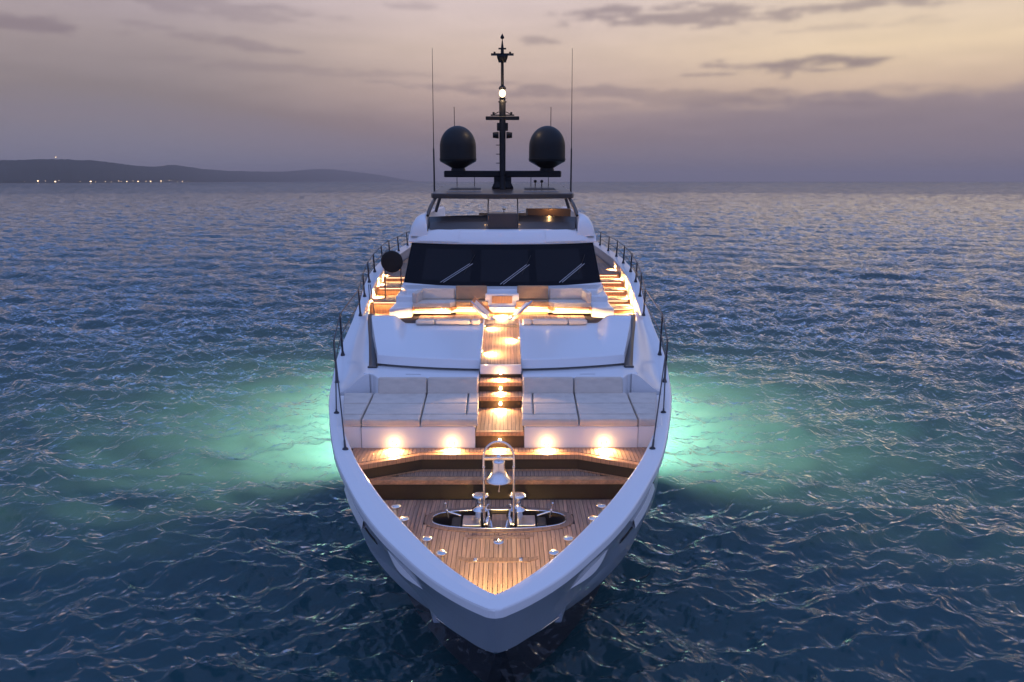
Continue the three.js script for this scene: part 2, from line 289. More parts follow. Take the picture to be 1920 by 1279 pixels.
const b27 = pchip([[11.3, 0], [11.8, 0.75], [12.4, 1.35], [13.4, 2.06], [14.5, 2.64], [15.7, 3.1], [16.7, 3.49], [17.8, 3.82], [19.3, 4.16], [22, 4.42], [26, 4.56], [34, 4.56], [52, 4.2]]);
const b15 = pchip([[13.1, 0], [14, 0.95], [15.6, 2.2], [16.8, 2.88], [18.3, 3.45], [19.5, 3.8], [21, 4.1], [24, 4.42], [28, 4.52], [34, 4.54], [52, 4.2]]);
const b00 = pchip([[15.2, 0], [16.2, 0.9], [17.8, 2.0], [19.5, 2.85], [21.5, 3.55], [24, 4.1], [28, 4.42], [34, 4.5], [52, 4.2]]);
const deckB = (d) => Math.max(0, Math.min(capIn(d) + 0.035, knB(d) - 0.1));
const sOf = (n) => Array.from({ length: n }, (_, i) => (i / (n - 1)) ** 1.9);
const SS = sOf(150);
const along = (d0, f) => SS.map((s, i) => { const p = f(d0 + (END - d0) * s); if (!i) p.x = 0; return p; });
const capRow = along(8.55, (d) => V(capB(d), capY(d) - 0.13, d));
const knRow = along(9.12, (d) => V(knB(d), knY(d), d));
const mixRow = (a, b, t, bulge = 0) => a.map((p, i) => { const q = p.clone().lerp(b[i], t); q.x -= bulge * Math.sin(Math.PI * t) * Math.min(1, q.x); return q; });
const upper = [0, 0.2, 0.4, 0.6, 0.8, 1].map((t) => mixRow(capRow, knRow, t, 0.05));
const inset = (d) => 0.3 * clamp((14.6 - d) / 3.6) + 0.012;
const underRow = along(9.42, (d) => V(Math.max(0, knB(Math.max(d - 0.28 * clamp((14.6 - d) / 4), 9.12)) - inset(d) * Math.min(1, knB(d) * 3)), knY(d) - 0.05, d));
const r27 = along(11.3, (d) => V(b27(d), 2.7, d)), r15 = along(13.1, (d) => V(b15(d), 1.5, d)), r00 = along(15.2, (d) => V(b00(d), 0.25, d)), rM = along(16.2, (d) => V(b00(d - 0.6) * 0.93, -1.6, d)), rK = along(17.5, (d) => V(b00(d - 0.8) * 0.5, -2.3, d));
const hullU = loft(upper, true), ledge = loft([knRow, underRow], true);
const smoothRows = (a, b, c) => [a, mixRow(a, b, 0.5), b, mixRow(b, c, 0.5), c];
const hullL = loft(smoothRows(underRow, r27, r15).concat([mixRow(r15, r00, 0.5), r00]), true), hullB = loft([r00, rM, rK], true);
const hull = part('hull', [hullU, mirror(hullU), hullL, mirror(hullL), prism([[-4.3, 51.8], [4.3, 51.8], [4.3, 52], [-4.3, 52]], 0, 7)], M.hull, yacht, 'grey metallic painted hull with a sharp flared bow');
part('knuckle_ledge', [ledge, mirror(ledge)], M.hullLow, hull);
part('bottom_paint', [hullB, mirror(hullB)], M.antifoul, hull);
{ // cap rail: a broad white band round the bow, gently crowned
  const o0 = along(8.55, (d) => V(capB(d), capY(d) - 0.13, d)), o1 = along(8.55, (d) => V(capB(d) + 0.0, capY(d) - 0.035, d)), o2 = along(8.57, (d) => V(Math.max(0, capB(d) - 0.012), capY(d) - 0.008, d)), o3 = along(8.61, (d) => V(Math.max(0, capB(d) - 0.045), capY(d), d));
  const i3 = along(8.85, (d) => V(capIn(d) + 0.02 * Math.min(1, d - 8.85), capY(d) - 0.004, d)), i2 = along(8.865, (d) => V(capIn(d), capY(d) - 0.02, d)), i1 = along(8.87, (d) => V(capIn(d), capY(d) - 0.07, d));
  const mid = mixRow(o3, i3, 0.5).map((p) => { p.y += 0.006; return p; });
  const g = loft([o0, o1, o2, o3, mid, i3, i2, i1], false);
  part('cap_rail', [g, mirror(g)], M.gelcoat, yacht, 'broad white cap rail running round the bow');
  const in0 = along(8.87, (d) => V(capIn(d) + 0.035, capY(d) - 0.07, d)), in1 = along(8.87, (d) => V(d > 21.5 ? capIn(d) + 0.035 : deckB(Math.max(d, 9.4)) * sstep(8.86, 9.6, d), d > 21.5 ? 5.4 : lerp(4.4, 3.85, sstep(8.9, 10, d)), d)), g2 = loft([in0, mixRow(in0, in1, 0.5), in1], false);
  part('bulwark', [g2, mirror(g2)], M.gelcoat, yacht, 'white inner face of the bulwark');
}
function hullPoint(d, t, out = 0) { // on the upper hull side, by distance along the cap and share of the way down to the knuckle
  const s = ((d - 8.55) / (END - 8.55)), a = V(capB(d), capY(d) - 0.13, d), dk = 9.12 + (END - 9.12) * s, b = V(knB(dk), knY(dk), dk), p = a.clone().lerp(b, t);
  p.x -= 0.05 * Math.sin(Math.PI * t) * Math.min(1, p.x);
  if (out) { const e = 0.05, q = hullPoint(d + e, t).sub(hullPoint(d - e, t)), w = hullPoint(d, Math.min(1, t + 0.05)).sub(hullPoint(d, Math.max(0, t - 0.05))), n = q.cross(w).normalize(); if (n.x < 0) n.negate(); p.addScaledVector(n, out); }
  return p;
}
function hullPatch(d0, d1, top, bottom, out, n = 14, outB = () => out) { // a thin slab lying on the hull side, its edges given along its length
  const A = [], B = [], C0 = [], D0 = [];
  for (let i = 0; i <= n; i++) { const u = i / n, d = lerp(d0, d1, u); A.push(hullPoint(d, top(u), out)); B.push(hullPoint(d, bottom(u), outB(u))); C0.push(hullPoint(d, top(u), -0.02)); D0.push(hullPoint(d, bottom(u), -0.02)); }
  const g = merge(loft([C0, A], true), loft([A, B], true), loft([B, D0], true)); return g;
}
const blade = (u) => Math.sin(Math.PI * u ** 1.1);
const sides = (name, g, m, parent, label) => { part(name, g, m, parent, label && 'port ' + label); part(name, mirror(g), m, parent, label && 'starboard ' + label); };
sides('hull_blade', hullPatch(9.72, 11.0, (u) => 0.49 - 0.04 * u, (u) => 0.49 - 0.04 * u + 0.06 * blade(u), 0.004, 24, (u) => 0.004 + 0.07 * blade(u)), M.gelcoat, hull, 'white blade shaped facet on the bow flank');
sides('hull_strip', hullPatch(12.0, 14.2, (u) => 0.66 - 0.02 * u, (u) => 0.73 - 0.02 * u, 0.012), M.dark, hull, 'dark strip laid on the bow flank');  // thin dark slab lying on the hull side, no opening is cut
sides('strip_trim', hullPatch(12.5, 14.2, (u) => 0.56 - 0.03 * u, (u) => 0.65 - 0.03 * u, 0.006, 14, () => 0.075), M.gelcoat, hull, 'white trim above the dark strip');
{ // stem: chevron trim at its foot and the anchor pocket lips
  const c0 = [], c1 = []; for (let i = -6; i <= 6; i++) { const x = i / 6 * 0.16, d = 9.1 + Math.abs(x) * 0.9; c0.push(V(x, 3.945, d - 0.01)); c1.push(V(x, 3.91, d + 0.02)); }
  part('stem_trim', loft([c0, c1], true), M.steel, hull);
  for (const s of [-1, 1]) {
    part('anchor_lip', tube([V(s * 0.34, 3.72, 9.72), V(s * 0.6, 3.66, 10.05), V(s * 0.92, 3.6, 10.5)], 0.014, 16, 6), M.steel, hull);
    part('anchor_fairing', prism([[s * 0.86, 10.5], [s * 0.96, 10.5], [s * 1.06, 10.9], [s * 0.92, 11.0]], 3.5, 3.74, 0.03), M.hullLow, hull);
    for (let k = 0; k < 4; k++) { const x = s * (0.14 + k * 0.055); part('anchor_link', new THREE.TorusGeometry(0.022, 0.009, 6, 12).rotateY(s * 0.8).translate(x, 3.79 + k * 0.004, -(9.42 + k * 0.06)), M.steel, hull); }
  }
}

// ------------------------------------------------------------------ lamps
let lampCount = 0;
function lampAt(x, y, d, intensity, color = WARM, size = 1) {
  const l = new THREE.PointLight(color, intensity, 0, 2); l.position.set(x, y, -d); l.castShadow = true; l.shadow.radius = size; l.name = 'deck_lamp_' + String(++lampCount).padStart(3, '0'); scene.add(l); return l;
}
const bezelG = new THREE.CylinderGeometry(0.05, 0.054, 0.02, 20).rotateX(Math.PI / 2), lensG = new THREE.SphereGeometry(0.038, 18, 8, 0, Math.PI * 2, 0, Math.PI / 2).scale(1, 0.55, 1).rotateX(Math.PI / 2);
function deckLight(x, y, d, turn = 0, intensity = 0.5, k = 1, tilt = 0.75) { // faces the bow, or turned about the vertical
  const m = part('deck_light', bezelG.clone().scale(k, k, 1).rotateY(turn).translate(x, y, -d), M.steel, yacht);
  const nx = Math.sin(turn), nz = Math.cos(turn);
  part('light_lens', lensG.clone().scale(k, k, 1).rotateY(turn).translate(x + nx * 0.012, y, -d + nz * 0.012), M.lens, m);
  const l = new THREE.SpotLight(WARM, intensity * 18, 0, 1.4, 0.8, 2); l.position.set(x + nx * 0.06, y - 0.005, -d + nz * 0.06); l.target.position.set(x + nx * 0.9, y - tilt, -d + nz * 0.9); l.castShadow = true; l.name = 'deck_lamp_' + String(++lampCount).padStart(3, '0'); scene.add(l, l.target);
  lampAt(x + nx * 0.11, y, d - nz * 0.11, intensity * 0.42);
}

// ------------------------------------------------------------------ bow deck of separate teak planks
const L0 = 3.95, L1 = 4.35, L2 = 4.68;
const edge0 = (x) => { let d = 8.9; while (deckB(d) - 0.01 < Math.abs(x) && d < 20) d += 0.02; return d; };
const bowDeck = part('bow_deck', (() => { const a = [[-2.75, 14.3]]; for (let x = -2.7; x <= 2.701; x += 0.1) a.push([x, edge0(x) + 0.0]); a.push([2.75, 14.3]); const hole = new THREE.Path(); const s = new THREE.Shape(a.map(([x, d]) => new THREE.Vector2(x, d))); s.holes.push(new THREE.Path(recess(0).map(([x, d]) => new THREE.Vector2(x, d)))); const g = new THREE.ExtrudeGeometry(s, { depth: 0.06, bevelEnabled: false }); g.rotateX(-Math.PI / 2); g.translate(0, L0 - 0.075, 0); return g; })(), M.caulk, yacht);
function recess(grow, n = 48) { const p = []; for (let i = 0; i < n; i++) { const a = (i / n) * Math.PI * 2, c = Math.cos(a), s = Math.sin(a); let x = Math.sign(c) * Math.abs(c) ** 0.8 * (1.22 + grow), d = 13.17 + Math.sign(s) * Math.abs(s) ** 0.75 * (0.4 + grow); p.push([x, Math.max(d, 12.77 - grow)]); } return p; }
function recessSpan(x) { const p = recess(0.152, 96); let lo = 99, hi = 0; for (let i = 0; i < p.length; i++) { const a = p[i], b = p[(i + 1) % p.length]; if ((a[0] - x) * (b[0] - x) > 0 || a[0] === b[0]) continue; const d = lerp(a[1], b[1], (x - a[0]) / (b[0] - a[0])); lo = Math.min(lo, d); hi = Math.max(hi, d); } return hi > lo + 0.02 ? [lo, hi] : null; }
const rr = rng(3);
function plank(parent, x0, x1, dA0, dA1, dB, y, th = 0.022, mat) { // front edge may slant from dA0 (at x0) to dA1 (at x1)
  const gap = 0.0045; const g = prism([[x0 + gap, dA0], [x1 - gap, dA1], [x1 - gap, dB], [x0 + gap, dB]], y - th, y + (rr() - 0.5) * 0.002);
  const uv = g.attributes.uv, p = g.attributes.position, ou = rr(), ov = rr() * 8; for (let i = 0; i < uv.count; i++) uv.setXY(i, p.getX(i) + ou, -p.getZ(i) + ov);
  return part('deck_plank', g, mat || M.teak[Math.floor(rr() * 4)], parent);
}
M.teakMargin = std({ map: grains[2], color: rgb(0.82, 0.78, 0.76), roughness: 0.7 });
const PW = 0.076, HX = 0.56, HD0 = 11.62, HD1 = 12.46;
for (let i = -36; i < 36; i++) {
  const x0 = i * PW, x1 = x0 + PW, xm = (x0 + x1) / 2; if (Math.abs(xm) > 2.55) continue;
  const a = edge0(x0) + 0.01, b = edge0(x1) + 0.01, fr = Math.max(a, b), back = 14.05, sp = recessSpan(xm), inHatch = Math.abs(xm) < HX;
  if (fr > 14) continue;
  if (inHatch) { plank(bowDeck, x0, x1, a, b, HD0 - 0.075, L0); plank(bowDeck, x0, x1, HD0 + 0.08, HD0 + 0.08, HD1 - 0.08, L0 + 0.004); plank(bowDeck, x0, x1, HD1 + 0.08, HD1 + 0.08, sp ? Math.max(sp[0], HD1 + 0.1) : 12.6, L0); if (sp) plank(bowDeck, x0, x1, sp[1], sp[1], back, L0); }
  else if (sp && sp[0] > fr) { plank(bowDeck, x0, x1, a, b, sp[0], L0); if (sp[1] < back) plank(bowDeck, x0, x1, sp[1], sp[1], back, L0); }
  else plank(bowDeck, x0, x1, a, b, back, L0);
}
{ // hatch margin boards, ring round the recess, stainless bits
  for (const [d0, d1, w] of [[HD0 - 0.07, HD0 + 0.07, 0.5], [HD1 - 0.075, HD1 + 0.045, 0.46]]) {
    part('margin_board', prism([[-w, d0], [w, d0], [w, d1], [-w, d1]], L0 - 0.02, L0 + 0.006), M.teakMargin, bowDeck);
    for (const s of [-1, 1]) part('margin_board', prism([[s * (w + 0.006), d0], [s * (w + 0.16), d0 + 0.1], [s * (w + 0.16), d1 + 0.06], [s * (w + 0.006), d1]], L0 - 0.02, L0 + 0.005), M.teakMargin, bowDeck);
  }
  for (const s of [-1, 1]) part('hatch_hinge', box(s * 0.37 - 0.03, s * 0.37 + 0.03, L0, L0 + 0.022, HD0 - 0.06, HD0 + 0.04, 0.008), M.steel, bowDeck);
  part('filler_cap', lathe([[0, 0.02], [0.075, 0.018], [0.09, 0.004], [0.092, 0]], 0, L0 + 0.004, 12.26), M.steel, bowDeck);
  const ring = new THREE.Shape(recess(0.14).map(([x, d]) => new THREE.Vector2(x, d))); ring.holes.push(new THREE.Path(recess(0.012).map(([x, d]) => new THREE.Vector2(x, d))));
  const rg = new THREE.ExtrudeGeometry(ring, { depth: 0.03, bevelEnabled: false }); rg.rotateX(-Math.PI / 2); rg.translate(0, L0 - 0.02, 0);
  part('recess_margin', rg, M.teakMargin, bowDeck);
  const rim = recess(0.0).map(([x, d]) => V(x, L0 + 0.01, d)); part('recess_rim', new THREE.TubeGeometry(new THREE.CatmullRomCurve3(rim, true), 120, 0.014, 6, true), M.steel, bowDeck);
  const wallA = recess(0).map(([x, d]) => V(x, L0, d)), wallB = recess(-0.02).map(([x, d]) => V(x, L0 - 0.3, d)); wallA.push(wallA[0].clone()); wallB.push(wallB[0].clone());
  part('recess_well', [loft([wallA, wallB]), prism(recess(0.0), L0 - 0.32, L0 - 0.3)], M.bronze, bowDeck);
  part('well_floor', prism([[-0.13, 12.82], [0.13, 12.82], [0.13, 13.5], [-0.13, 13.5]], L0 - 0.295, L0 - 0.05), M.teak[1], bowDeck);
}
for (const s of [-1, 1]) { // windlasses
  const w = new THREE.Group(); w.name = 'windlass'; yacht.add(w); w.userData.label = (s < 0 ? 'starboard' : 'port') + ' stainless anchor windlass with a spool shaped capstan';
  const x = s * 0.34, d = 13.1;
  part('capstan', lathe([[0, 0.36], [0.12, 0.365], [0.15, 0.35], [0.152, 0.335], [0.12, 0.31], [0.075, 0.26], [0.068, 0.2], [0.08, 0.14], [0.125, 0.1], [0.152, 0.085], [0.15, 0.07], [0.1, 0.05], [0.09, -0.28]], x, L0 + 0.1, d + 0.12), M.steel, w);
  part('gearbox', box(s * 0.32, s * 0.66, L0 - 0.28, L0 + 0.035, 12.86, 13.28, 0.02), M.brushed, w);
  part('motor_cover', box(s * 0.68, s * 0.86, L0 - 0.28, L0 + 0.0, 12.9, 13.3, 0.04), M.dark, w);
  part('chain_wheel', new THREE.TorusGeometry(0.1, 0.035, 8, 20).rotateY(Math.PI / 2 + s * 0.25).translate(s * 0.19, L0 + 0.02, -12.98), M.steel, w);
  part('chain_wheel', new THREE.CylinderGeometry(0.075, 0.075, 0.05, 18).rotateZ(Math.PI / 2).translate(s * 0.24, L0 + 0.0, -12.98), M.steel, w);
  part('chain_stopper', [rod(V(s * 0.12, L0 - 0.1, 12.95), V(s * 0.21, L0 + 0.18, 13.2), 0.025), tube([V(s * 0.14, L0 + 0.2, 13.3), V(s * 0.2, L0 + 0.25, 13.25), V(s * 0.26, L0 + 0.17, 13.15)], 0.016, 14)], M.steel, w);
  part('brake_lever', [rod(V(s * 0.7, L0 + 0.02, 13.28), V(s * 0.96, L0 + 0.1, 13.3), 0.02), rod(V(s * 0.93, L0 - 0.02, 13.28), V(s * 0.98, L0 + 0.22, 13.3), 0.014), new THREE.SphereGeometry(0.026, 12, 8).translate(s * 0.985, L0 + 0.25, -13.3), new THREE.SphereGeometry(0.03, 12, 8).translate(s * 0.96, L0 + 0.12, -13.3)], M.steel, w);
  part('coiled_chain', [0, 1, 2, 3, 4].map((k) => new THREE.TorusGeometry(0.09 + (k % 2) * 0.02, 0.022, 6, 18).rotateX(1.3 + k * 0.2).rotateY(k).translate(s * (0.95 + 0.03 * k), L0 - 0.22 + k * 0.015, -(13.08 + 0.04 * (k % 3)))), M.steel, w);
}
for (const [x, d, h] of [[1.83, 12.89, 0.4], [1.63, 12.45, 0.36], [1.14, 11.61, 0.4], [0.88, 11.2, 0.36]]) for (const s of [-1, 1]) { // mooring bollards
  const w = part('bollard', lathe([[0.1, 0], [0.1, 0.02], [0.06, 0.04], [0.05, 0.09], [0.05, h - 0.07], [0.055, h - 0.05]], s * x, L0, d, 20), M.brushed, yacht);
  part('bollard_cap', lathe([[0.055, h - 0.055], [0.082, h - 0.03], [0.084, h - 0.01], [0.07, h], [0, h + 0.006]], s * x, L0, d, 24), M.steel, w);
}
{ // bell frame; the bell hangs from it
  const pts = []; for (let i = 0; i <= 16; i++) { const a = (Math.PI * i) / 16; pts.push(V(-Math.cos(a) * 0.265, 5.25 + Math.sin(a) * 0.27, 12.93)); }
  const f = part('bell_frame', [new THREE.TubeGeometry(new THREE.CatmullRomCurve3([V(-0.265, L0, 12.93), V(-0.265, 4.6, 12.93), ...pts, V(0.265, 4.6, 12.93), V(0.265, L0, 12.93)]), 80, 0.021, 10)], M.steel, yacht, 'polished arched tube frame standing over the windlass well');
  part('crossbar', box(-0.262, 0.262, 5.185, 5.235, 12.905, 12.955, 0.008), M.steel, f);
  part('frame_collar', [-1, 1].map((s) => new THREE.SphereGeometry(0.03, 12, 8).translate(s * 0.265, 5.05, -12.93)), M.steel, f);
  const b = thing('ship_bell', 'polished metal bell hanging from arched tube frame on bow deck', 'bell');
  part('bell_body', lathe([[0, 0.4], [0.06, 0.4], [0.1, 0.388], [0.112, 0.36], [0.112, 0.27], [0.124, 0.19], [0.155, 0.11], [0.2, 0.05], [0.222, 0.015], [0.218, 0.0], [0.2, 0.008], [0.14, 0.08], [0.09, 0.2], [0.075, 0.34], [0, 0.36]], 0, 4.79, 12.93, 40), M.steel, b);
  part('bell_crown', [lathe([[0.05, 0], [0.04, 0.03], [0.015, 0.05], [0, 0.055]], 0, 5.232, 12.93), rod(V(0, 5.18, 12.93), V(0, 5.25, 12.93), 0.02)], M.steel, b);
  part('clapper_rope', [tube([V(0, 4.86, 12.93), V(0.004, 4.76, 12.93), V(0.012, 4.68, 12.93), V(0.0, 4.6, 12.93)], 0.009, 16, 6), new THREE.SphereGeometry(0.016, 8, 6).translate(0.002, 4.595, -12.93)], M.rope, b);
}

// ------------------------------------------------------------------ the two broad steps
function shortPlanks(parent, poly, y, pitch, x0, x1, f0, f1) { const gs = []; for (let x = x0; x < x1 - 0.01; x += pitch) { const a = f0(x + pitch / 2), b = f1(x + pitch / 2); if (b - a < 0.03) continue; gs.push(box(x + 0.005, x + pitch - 0.005, y - 0.012, y + 0.004, a, b)); } const g = merge(gs), uv = g.attributes.uv, p = g.attributes.position; for (let i = 0; i < uv.count; i++) uv.setXY(i, p.getX(i) + Math.floor(p.getX(i) / pitch) * 0.37, -p.getZ(i)); const m = part('tread_planks', g, M.teak[0], parent); m.userData.kind = 'stuff'; return m; }
{
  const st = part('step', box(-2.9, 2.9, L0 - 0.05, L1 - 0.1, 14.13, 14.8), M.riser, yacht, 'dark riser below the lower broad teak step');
  part('step_nosing', box(-2.6, 2.6, L1 - 0.1, L1, 14.08, 14.26, 0.01), M.teakTrim, st);
  part('step_tread', box(-2.75, 2.75, L1 - 0.1, L1 - 0.012, 14.262, 15), M.caulk, st);
  shortPlanks(st, null, L1, PW, -2.66, 2.66, () => 14.268, (x) => kink(x) - 0.04);
  part('step_margin', prism([[-2.7, 14.02], [-1.55, 14.55], [1.55, 14.55], [2.7, 14.02], [2.7, 14.1], [1.55, 14.64], [-1.55, 14.64], [-2.7, 14.1]], L1 - 0.01, L1 + 0.006), M.teakTrim, st);
  const k = [[-2.95, 13.86], [-1.55, 14.57], [1.55, 14.57], [2.95, 13.86]];
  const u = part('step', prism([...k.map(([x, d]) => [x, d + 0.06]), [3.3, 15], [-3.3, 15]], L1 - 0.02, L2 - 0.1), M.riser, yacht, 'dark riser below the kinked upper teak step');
  part('step_nosing', prism([...k, ...k.map(([x, d]) => [x, d + 0.15]).reverse()], L2 - 0.1, L2, 0.008), M.teakTrim, u);
  part('step_tread', prism([...k.map(([x, d]) => [x, d + 0.152]), [3.3, 15], [-3.3, 15]], L2 - 0.1, L2 - 0.012), M.caulk, u);
  shortPlanks(u, null, L2, PW, -2.97, 2.97, (x) => kink(x) + 0.16, () => 15.0);
}
function kink(x) { const a = Math.abs(x); return a < 1.55 ? 14.57 : 14.57 - (a - 1.55) * 0.507; }

// ------------------------------------------------------------------ sunpads
for (const s of [-1, 1]) {
  const nm = s < 0 ? 'starboard' : 'port';
  const P = (a) => { const r = a.map(([x, d]) => [s * x, d]); return s < 0 ? r.reverse() : r; };
  const base = part('sunpad_base', prism(P([[0.5, 14.97], [2.8, 14.97], [2.9, 17.25], [0.52, 17.25]]), L2 - 0.02, 5.14, 0.04, 3), M.gelcoat, yacht, nm + ' white plinth below the sunpad');
  part('side_locker', prism(P([[2.815, 14.99], [3.3, 14.99], [3.75, 17.3], [2.93, 17.3]]), L2 - 0.02, 5.139, 0.02), M.gelcoat, base);
  const pad = (label, front, back, side) => { // trapezoid pad between x at its front and x at its back, with stitched fields on top
    const t = thing('sunpad_cushion', label, 'cushion', 'sunpad cushions');
    const [a0, a1] = front, [b0, b1] = back, D0 = 14.95, D1 = 16.96, X = (k, d) => lerp(k ? a1 : a0, k ? b1 : b0, (d - D0) / (D1 - D0));
    part('cushion_body', prism(P([[a0 + 0.006, D0], [a1 - 0.006, D0], [b1 - 0.006, D1], [b0 + 0.006, D1]]), 5.145, 5.215, 0.03, 4), M.cushion, t);
    const cuts = [14.945, 15.3, 16.1, 16.955], cols = side ? [0, 1] : [0, 1];
    for (let i = 0; i < 3; i++) {
      const e = [cuts[i] + (i ? 0.024 : 0.0), cuts[i + 1] - (i < 2 ? 0.024 : 0.0)], inner = side === 'in' && i > 0 ? 0.19 : 0;
      const cells = inner ? [[0, inner], [inner + 0.022, 1]] : [[0, 1]];
      for (const [u0, u1] of cells) { const q = (u, d) => [lerp(X(0, d) + 0.012, X(1, d) - 0.012, u), d]; part('quilted_field', prism(P([q(u0, e[0]), q(u1, e[0]), q(u1, e[1]), q(u0, e[1])]), 5.19, 5.3, 0.03, 4), M.cushion, t); }
    }
    return t;
  };
  pad(nm + ' sunpad mattress beside the central stairs', [0.44, 1.6], [0.48, 1.67], 'in');
  pad(nm + ' sunpad mattress between the stair side and outboard mattresses', [1.605, 2.79], [1.675, 2.87], '');
  pad(nm + ' narrow sunpad mattress against the bulwark', [2.8, 3.17], [2.88, 3.56], '');
  for (const [x0, x1, lab] of [[0.5, 1.66, 'beside the central stairs'], [1.67, 2.78, 'next to the outboard alcove']]) {
    const g = new RoundedBoxGeometry(x1 - x0 - 0.012, 0.4, 0.17, 4, 0.05); g.rotateX(-0.32); g.translate(s * (x0 + x1) / 2, 5.44, -17.02);
    single('backrest_cushion', g, M.cushion, nm + ' sloped sunpad backrest cushion ' + lab, 'cushion', 'sunpad backrests');
  }
  // white foredeck behind the pads and the shelf that falls away to the cap rail
  const fd = part('foredeck', prism(P([[0.5, 17.18], [2.82, 17.18], [2.98, 17.5], [3.22, 17.62], [3.3, 19.2], [0.5, 19.2]]), 5.05, 5.6, 0.03, 3), M.gelcoat, yacht, nm + ' white deck behind the sunpad backrests');
  part('deck_slot', prism(P([[1.85, 17.43], [2.2, 17.44], [2.2, 17.47], [1.85, 17.46]]), 5.598, 5.606), M.brushed, fd);
  const sx = pchip([[17.3, 2.95], [17.6, 3.1], [18.3, 3.21], [20, 3.5], [22, 3.87], [23, 4.02]]), sy = pchip([[17.3, 5.595], [18.3, 5.61], [20, 5.84], [22, 6.1], [23, 6.16]]);
  const rows = []; for (let i = 0; i <= 26; i++) { const u = i / 26, row = []; const d = lerp(17.5, 23, u); for (let j = 0; j <= 12; j++) { const v = j / 12; const dd = i === 0 ? d - 0.0 : d; row.push(V(s * lerp(sx(dd), capIn(dd) + 0.03, v), lerp(sy(dd), capY(dd) - 0.003, v * v * (3 - 2 * v)) , dd)); } rows.push(row); }
  const fr = rows[0].map((p) => { const q = p.clone(); q.y = Math.min(q.y, 5.0); return q; });
  part('side_shelf', [loft([fr, rows[0]], s > 0 ? false : true), loft(rows, s < 0)], M.gelcoat, yacht, nm + ' white shelf sweeping down to the cap rail');
  // dark strip and hood
  const st0 = [], st1 = [], st2 = [], st3 = []; for (let i = 0; i <= 12; i++) { const d = lerp(18.1, 22.6, i / 12); st0.push(V(s * (sx(d) - 0.215), sy(d) + 0.012, d)); st1.push(V(s * (sx(d) - 0.005), sy(d) + 0.012, d)); st2.push(V(s * (sx(d) - 0.215), sy(d) - 0.3, d)); st3.push(V(s * (sx(d) - 0.005), sy(d) - 0.3, d)); }
  part('dark_channel', [loft([st2, st0, st1, st3], s > 0), box(s * 2.99, s * 3.2, 5.4, 5.64, 18.07, 18.13)], M.smoke, yacht, nm + ' dark glossy channel beside the white hood');
  const hood = []; const nX = 40;
  const xs = Array.from({ length: nX + 1 }, (_, i) => lerp(0.5, 3.0, i / nX));
  const fx = (x) => 17.72 + 0.6 * (x / 3.05) ** 2;
  const topY = (x) => lerp(6.24, 6.46, sstep(2.22, 2.5, x));
  const R = [];
  R.push(xs.map((x) => V(s * x, 5.665, fx(x))));
  R.push(xs.map((x) => V(s * (x + 0.005), 5.86, fx(x) + 0.05)));
  R.push(xs.map((x) => V(s * (x + 0.005), 5.885, fx(x) + 0.085)));
  for (const t of [0.2, 0.4, 0.6, 0.8, 0.95]) R.push(xs.map((x) => { const xe = x * lerp(1, 1.165, t) - (0.5 * 0.165 * t) * (3 - x) / 2.5, d = lerp(fx(x) + 0.085, 20.5, t); const yb = lerp(5.885, 6.24, t), up = lerp(5.885, topY(x), t); return V(s * xe, lerp(yb, up, sstep(0.1, 0.8, t)), d); }));
  R.push(xs.map((x) => V(s * (x * 1.165 - 0.0825 * (3 - x) / 2.5), topY(x) - 0.005, 20.58)));
  R.push(xs.map((x) => V(s * (x * 1.165 - 0.0825 * (3 - x) / 2.5), topY(x) - 0.05, 20.63)));
  R.push(xs.map((x) => V(s * (x * 1.165 - 0.0825 * (3 - x) / 2.5), 5.9, 20.65)));
  const hs = [R.map((r) => r[nX]), R.map((r) => { const q = r[nX].clone(); q.y = 5.62; return q; })], hi = [R.map((r) => r[0]), R.map((r) => { const q = r[0].clone(); q.y = 5.6; return q; })];
  const hd = part('foredeck_hood', [loft(R.slice(0, 2), s > 0), loft(R.slice(1, 3), s > 0), loft(R.slice(2), s > 0), loft(hs, s < 0), loft(hi, s > 0)], M.gelcoat, yacht, nm + ' sloped white hood in front of the sofa cockpit');
  part('hood_plinth', loft([xs.map((x) => V(s * x, 5.58, fx(x) + 0.3)), xs.map((x) => V(s * x, 5.75, fx(x) + 0.3))], s > 0), M.gelcoat, hd);
  part('hood_inner_wall', profile([[17.74, 5.6], [17.8, 5.9], [20.6, 6.26], [21.1, 6.26], [21.1, 5.6]], s < 0 ? -0.505 : 0.475, s < 0 ? -0.475 : 0.505), M.gelcoat, hd);
  for (const [x0, x1, lab] of [[0.56, 0.82, 'small end cushion by the walkway'], [0.83, 1.78, 'long cushion'], [1.79, 2.3, 'outboard cushion']]) single('lounge_cushion', new RoundedBoxGeometry(x1 - x0 - 0.01, 0.13, 0.62, 4, 0.045).rotateX(-0.12).translate(s * (x0 + x1) / 2, 6.27, -20.62), M.cushion, nm + ' ' + lab + ' along the rear edge of the white hood', 'cushion', 'cushions behind the hood');
}

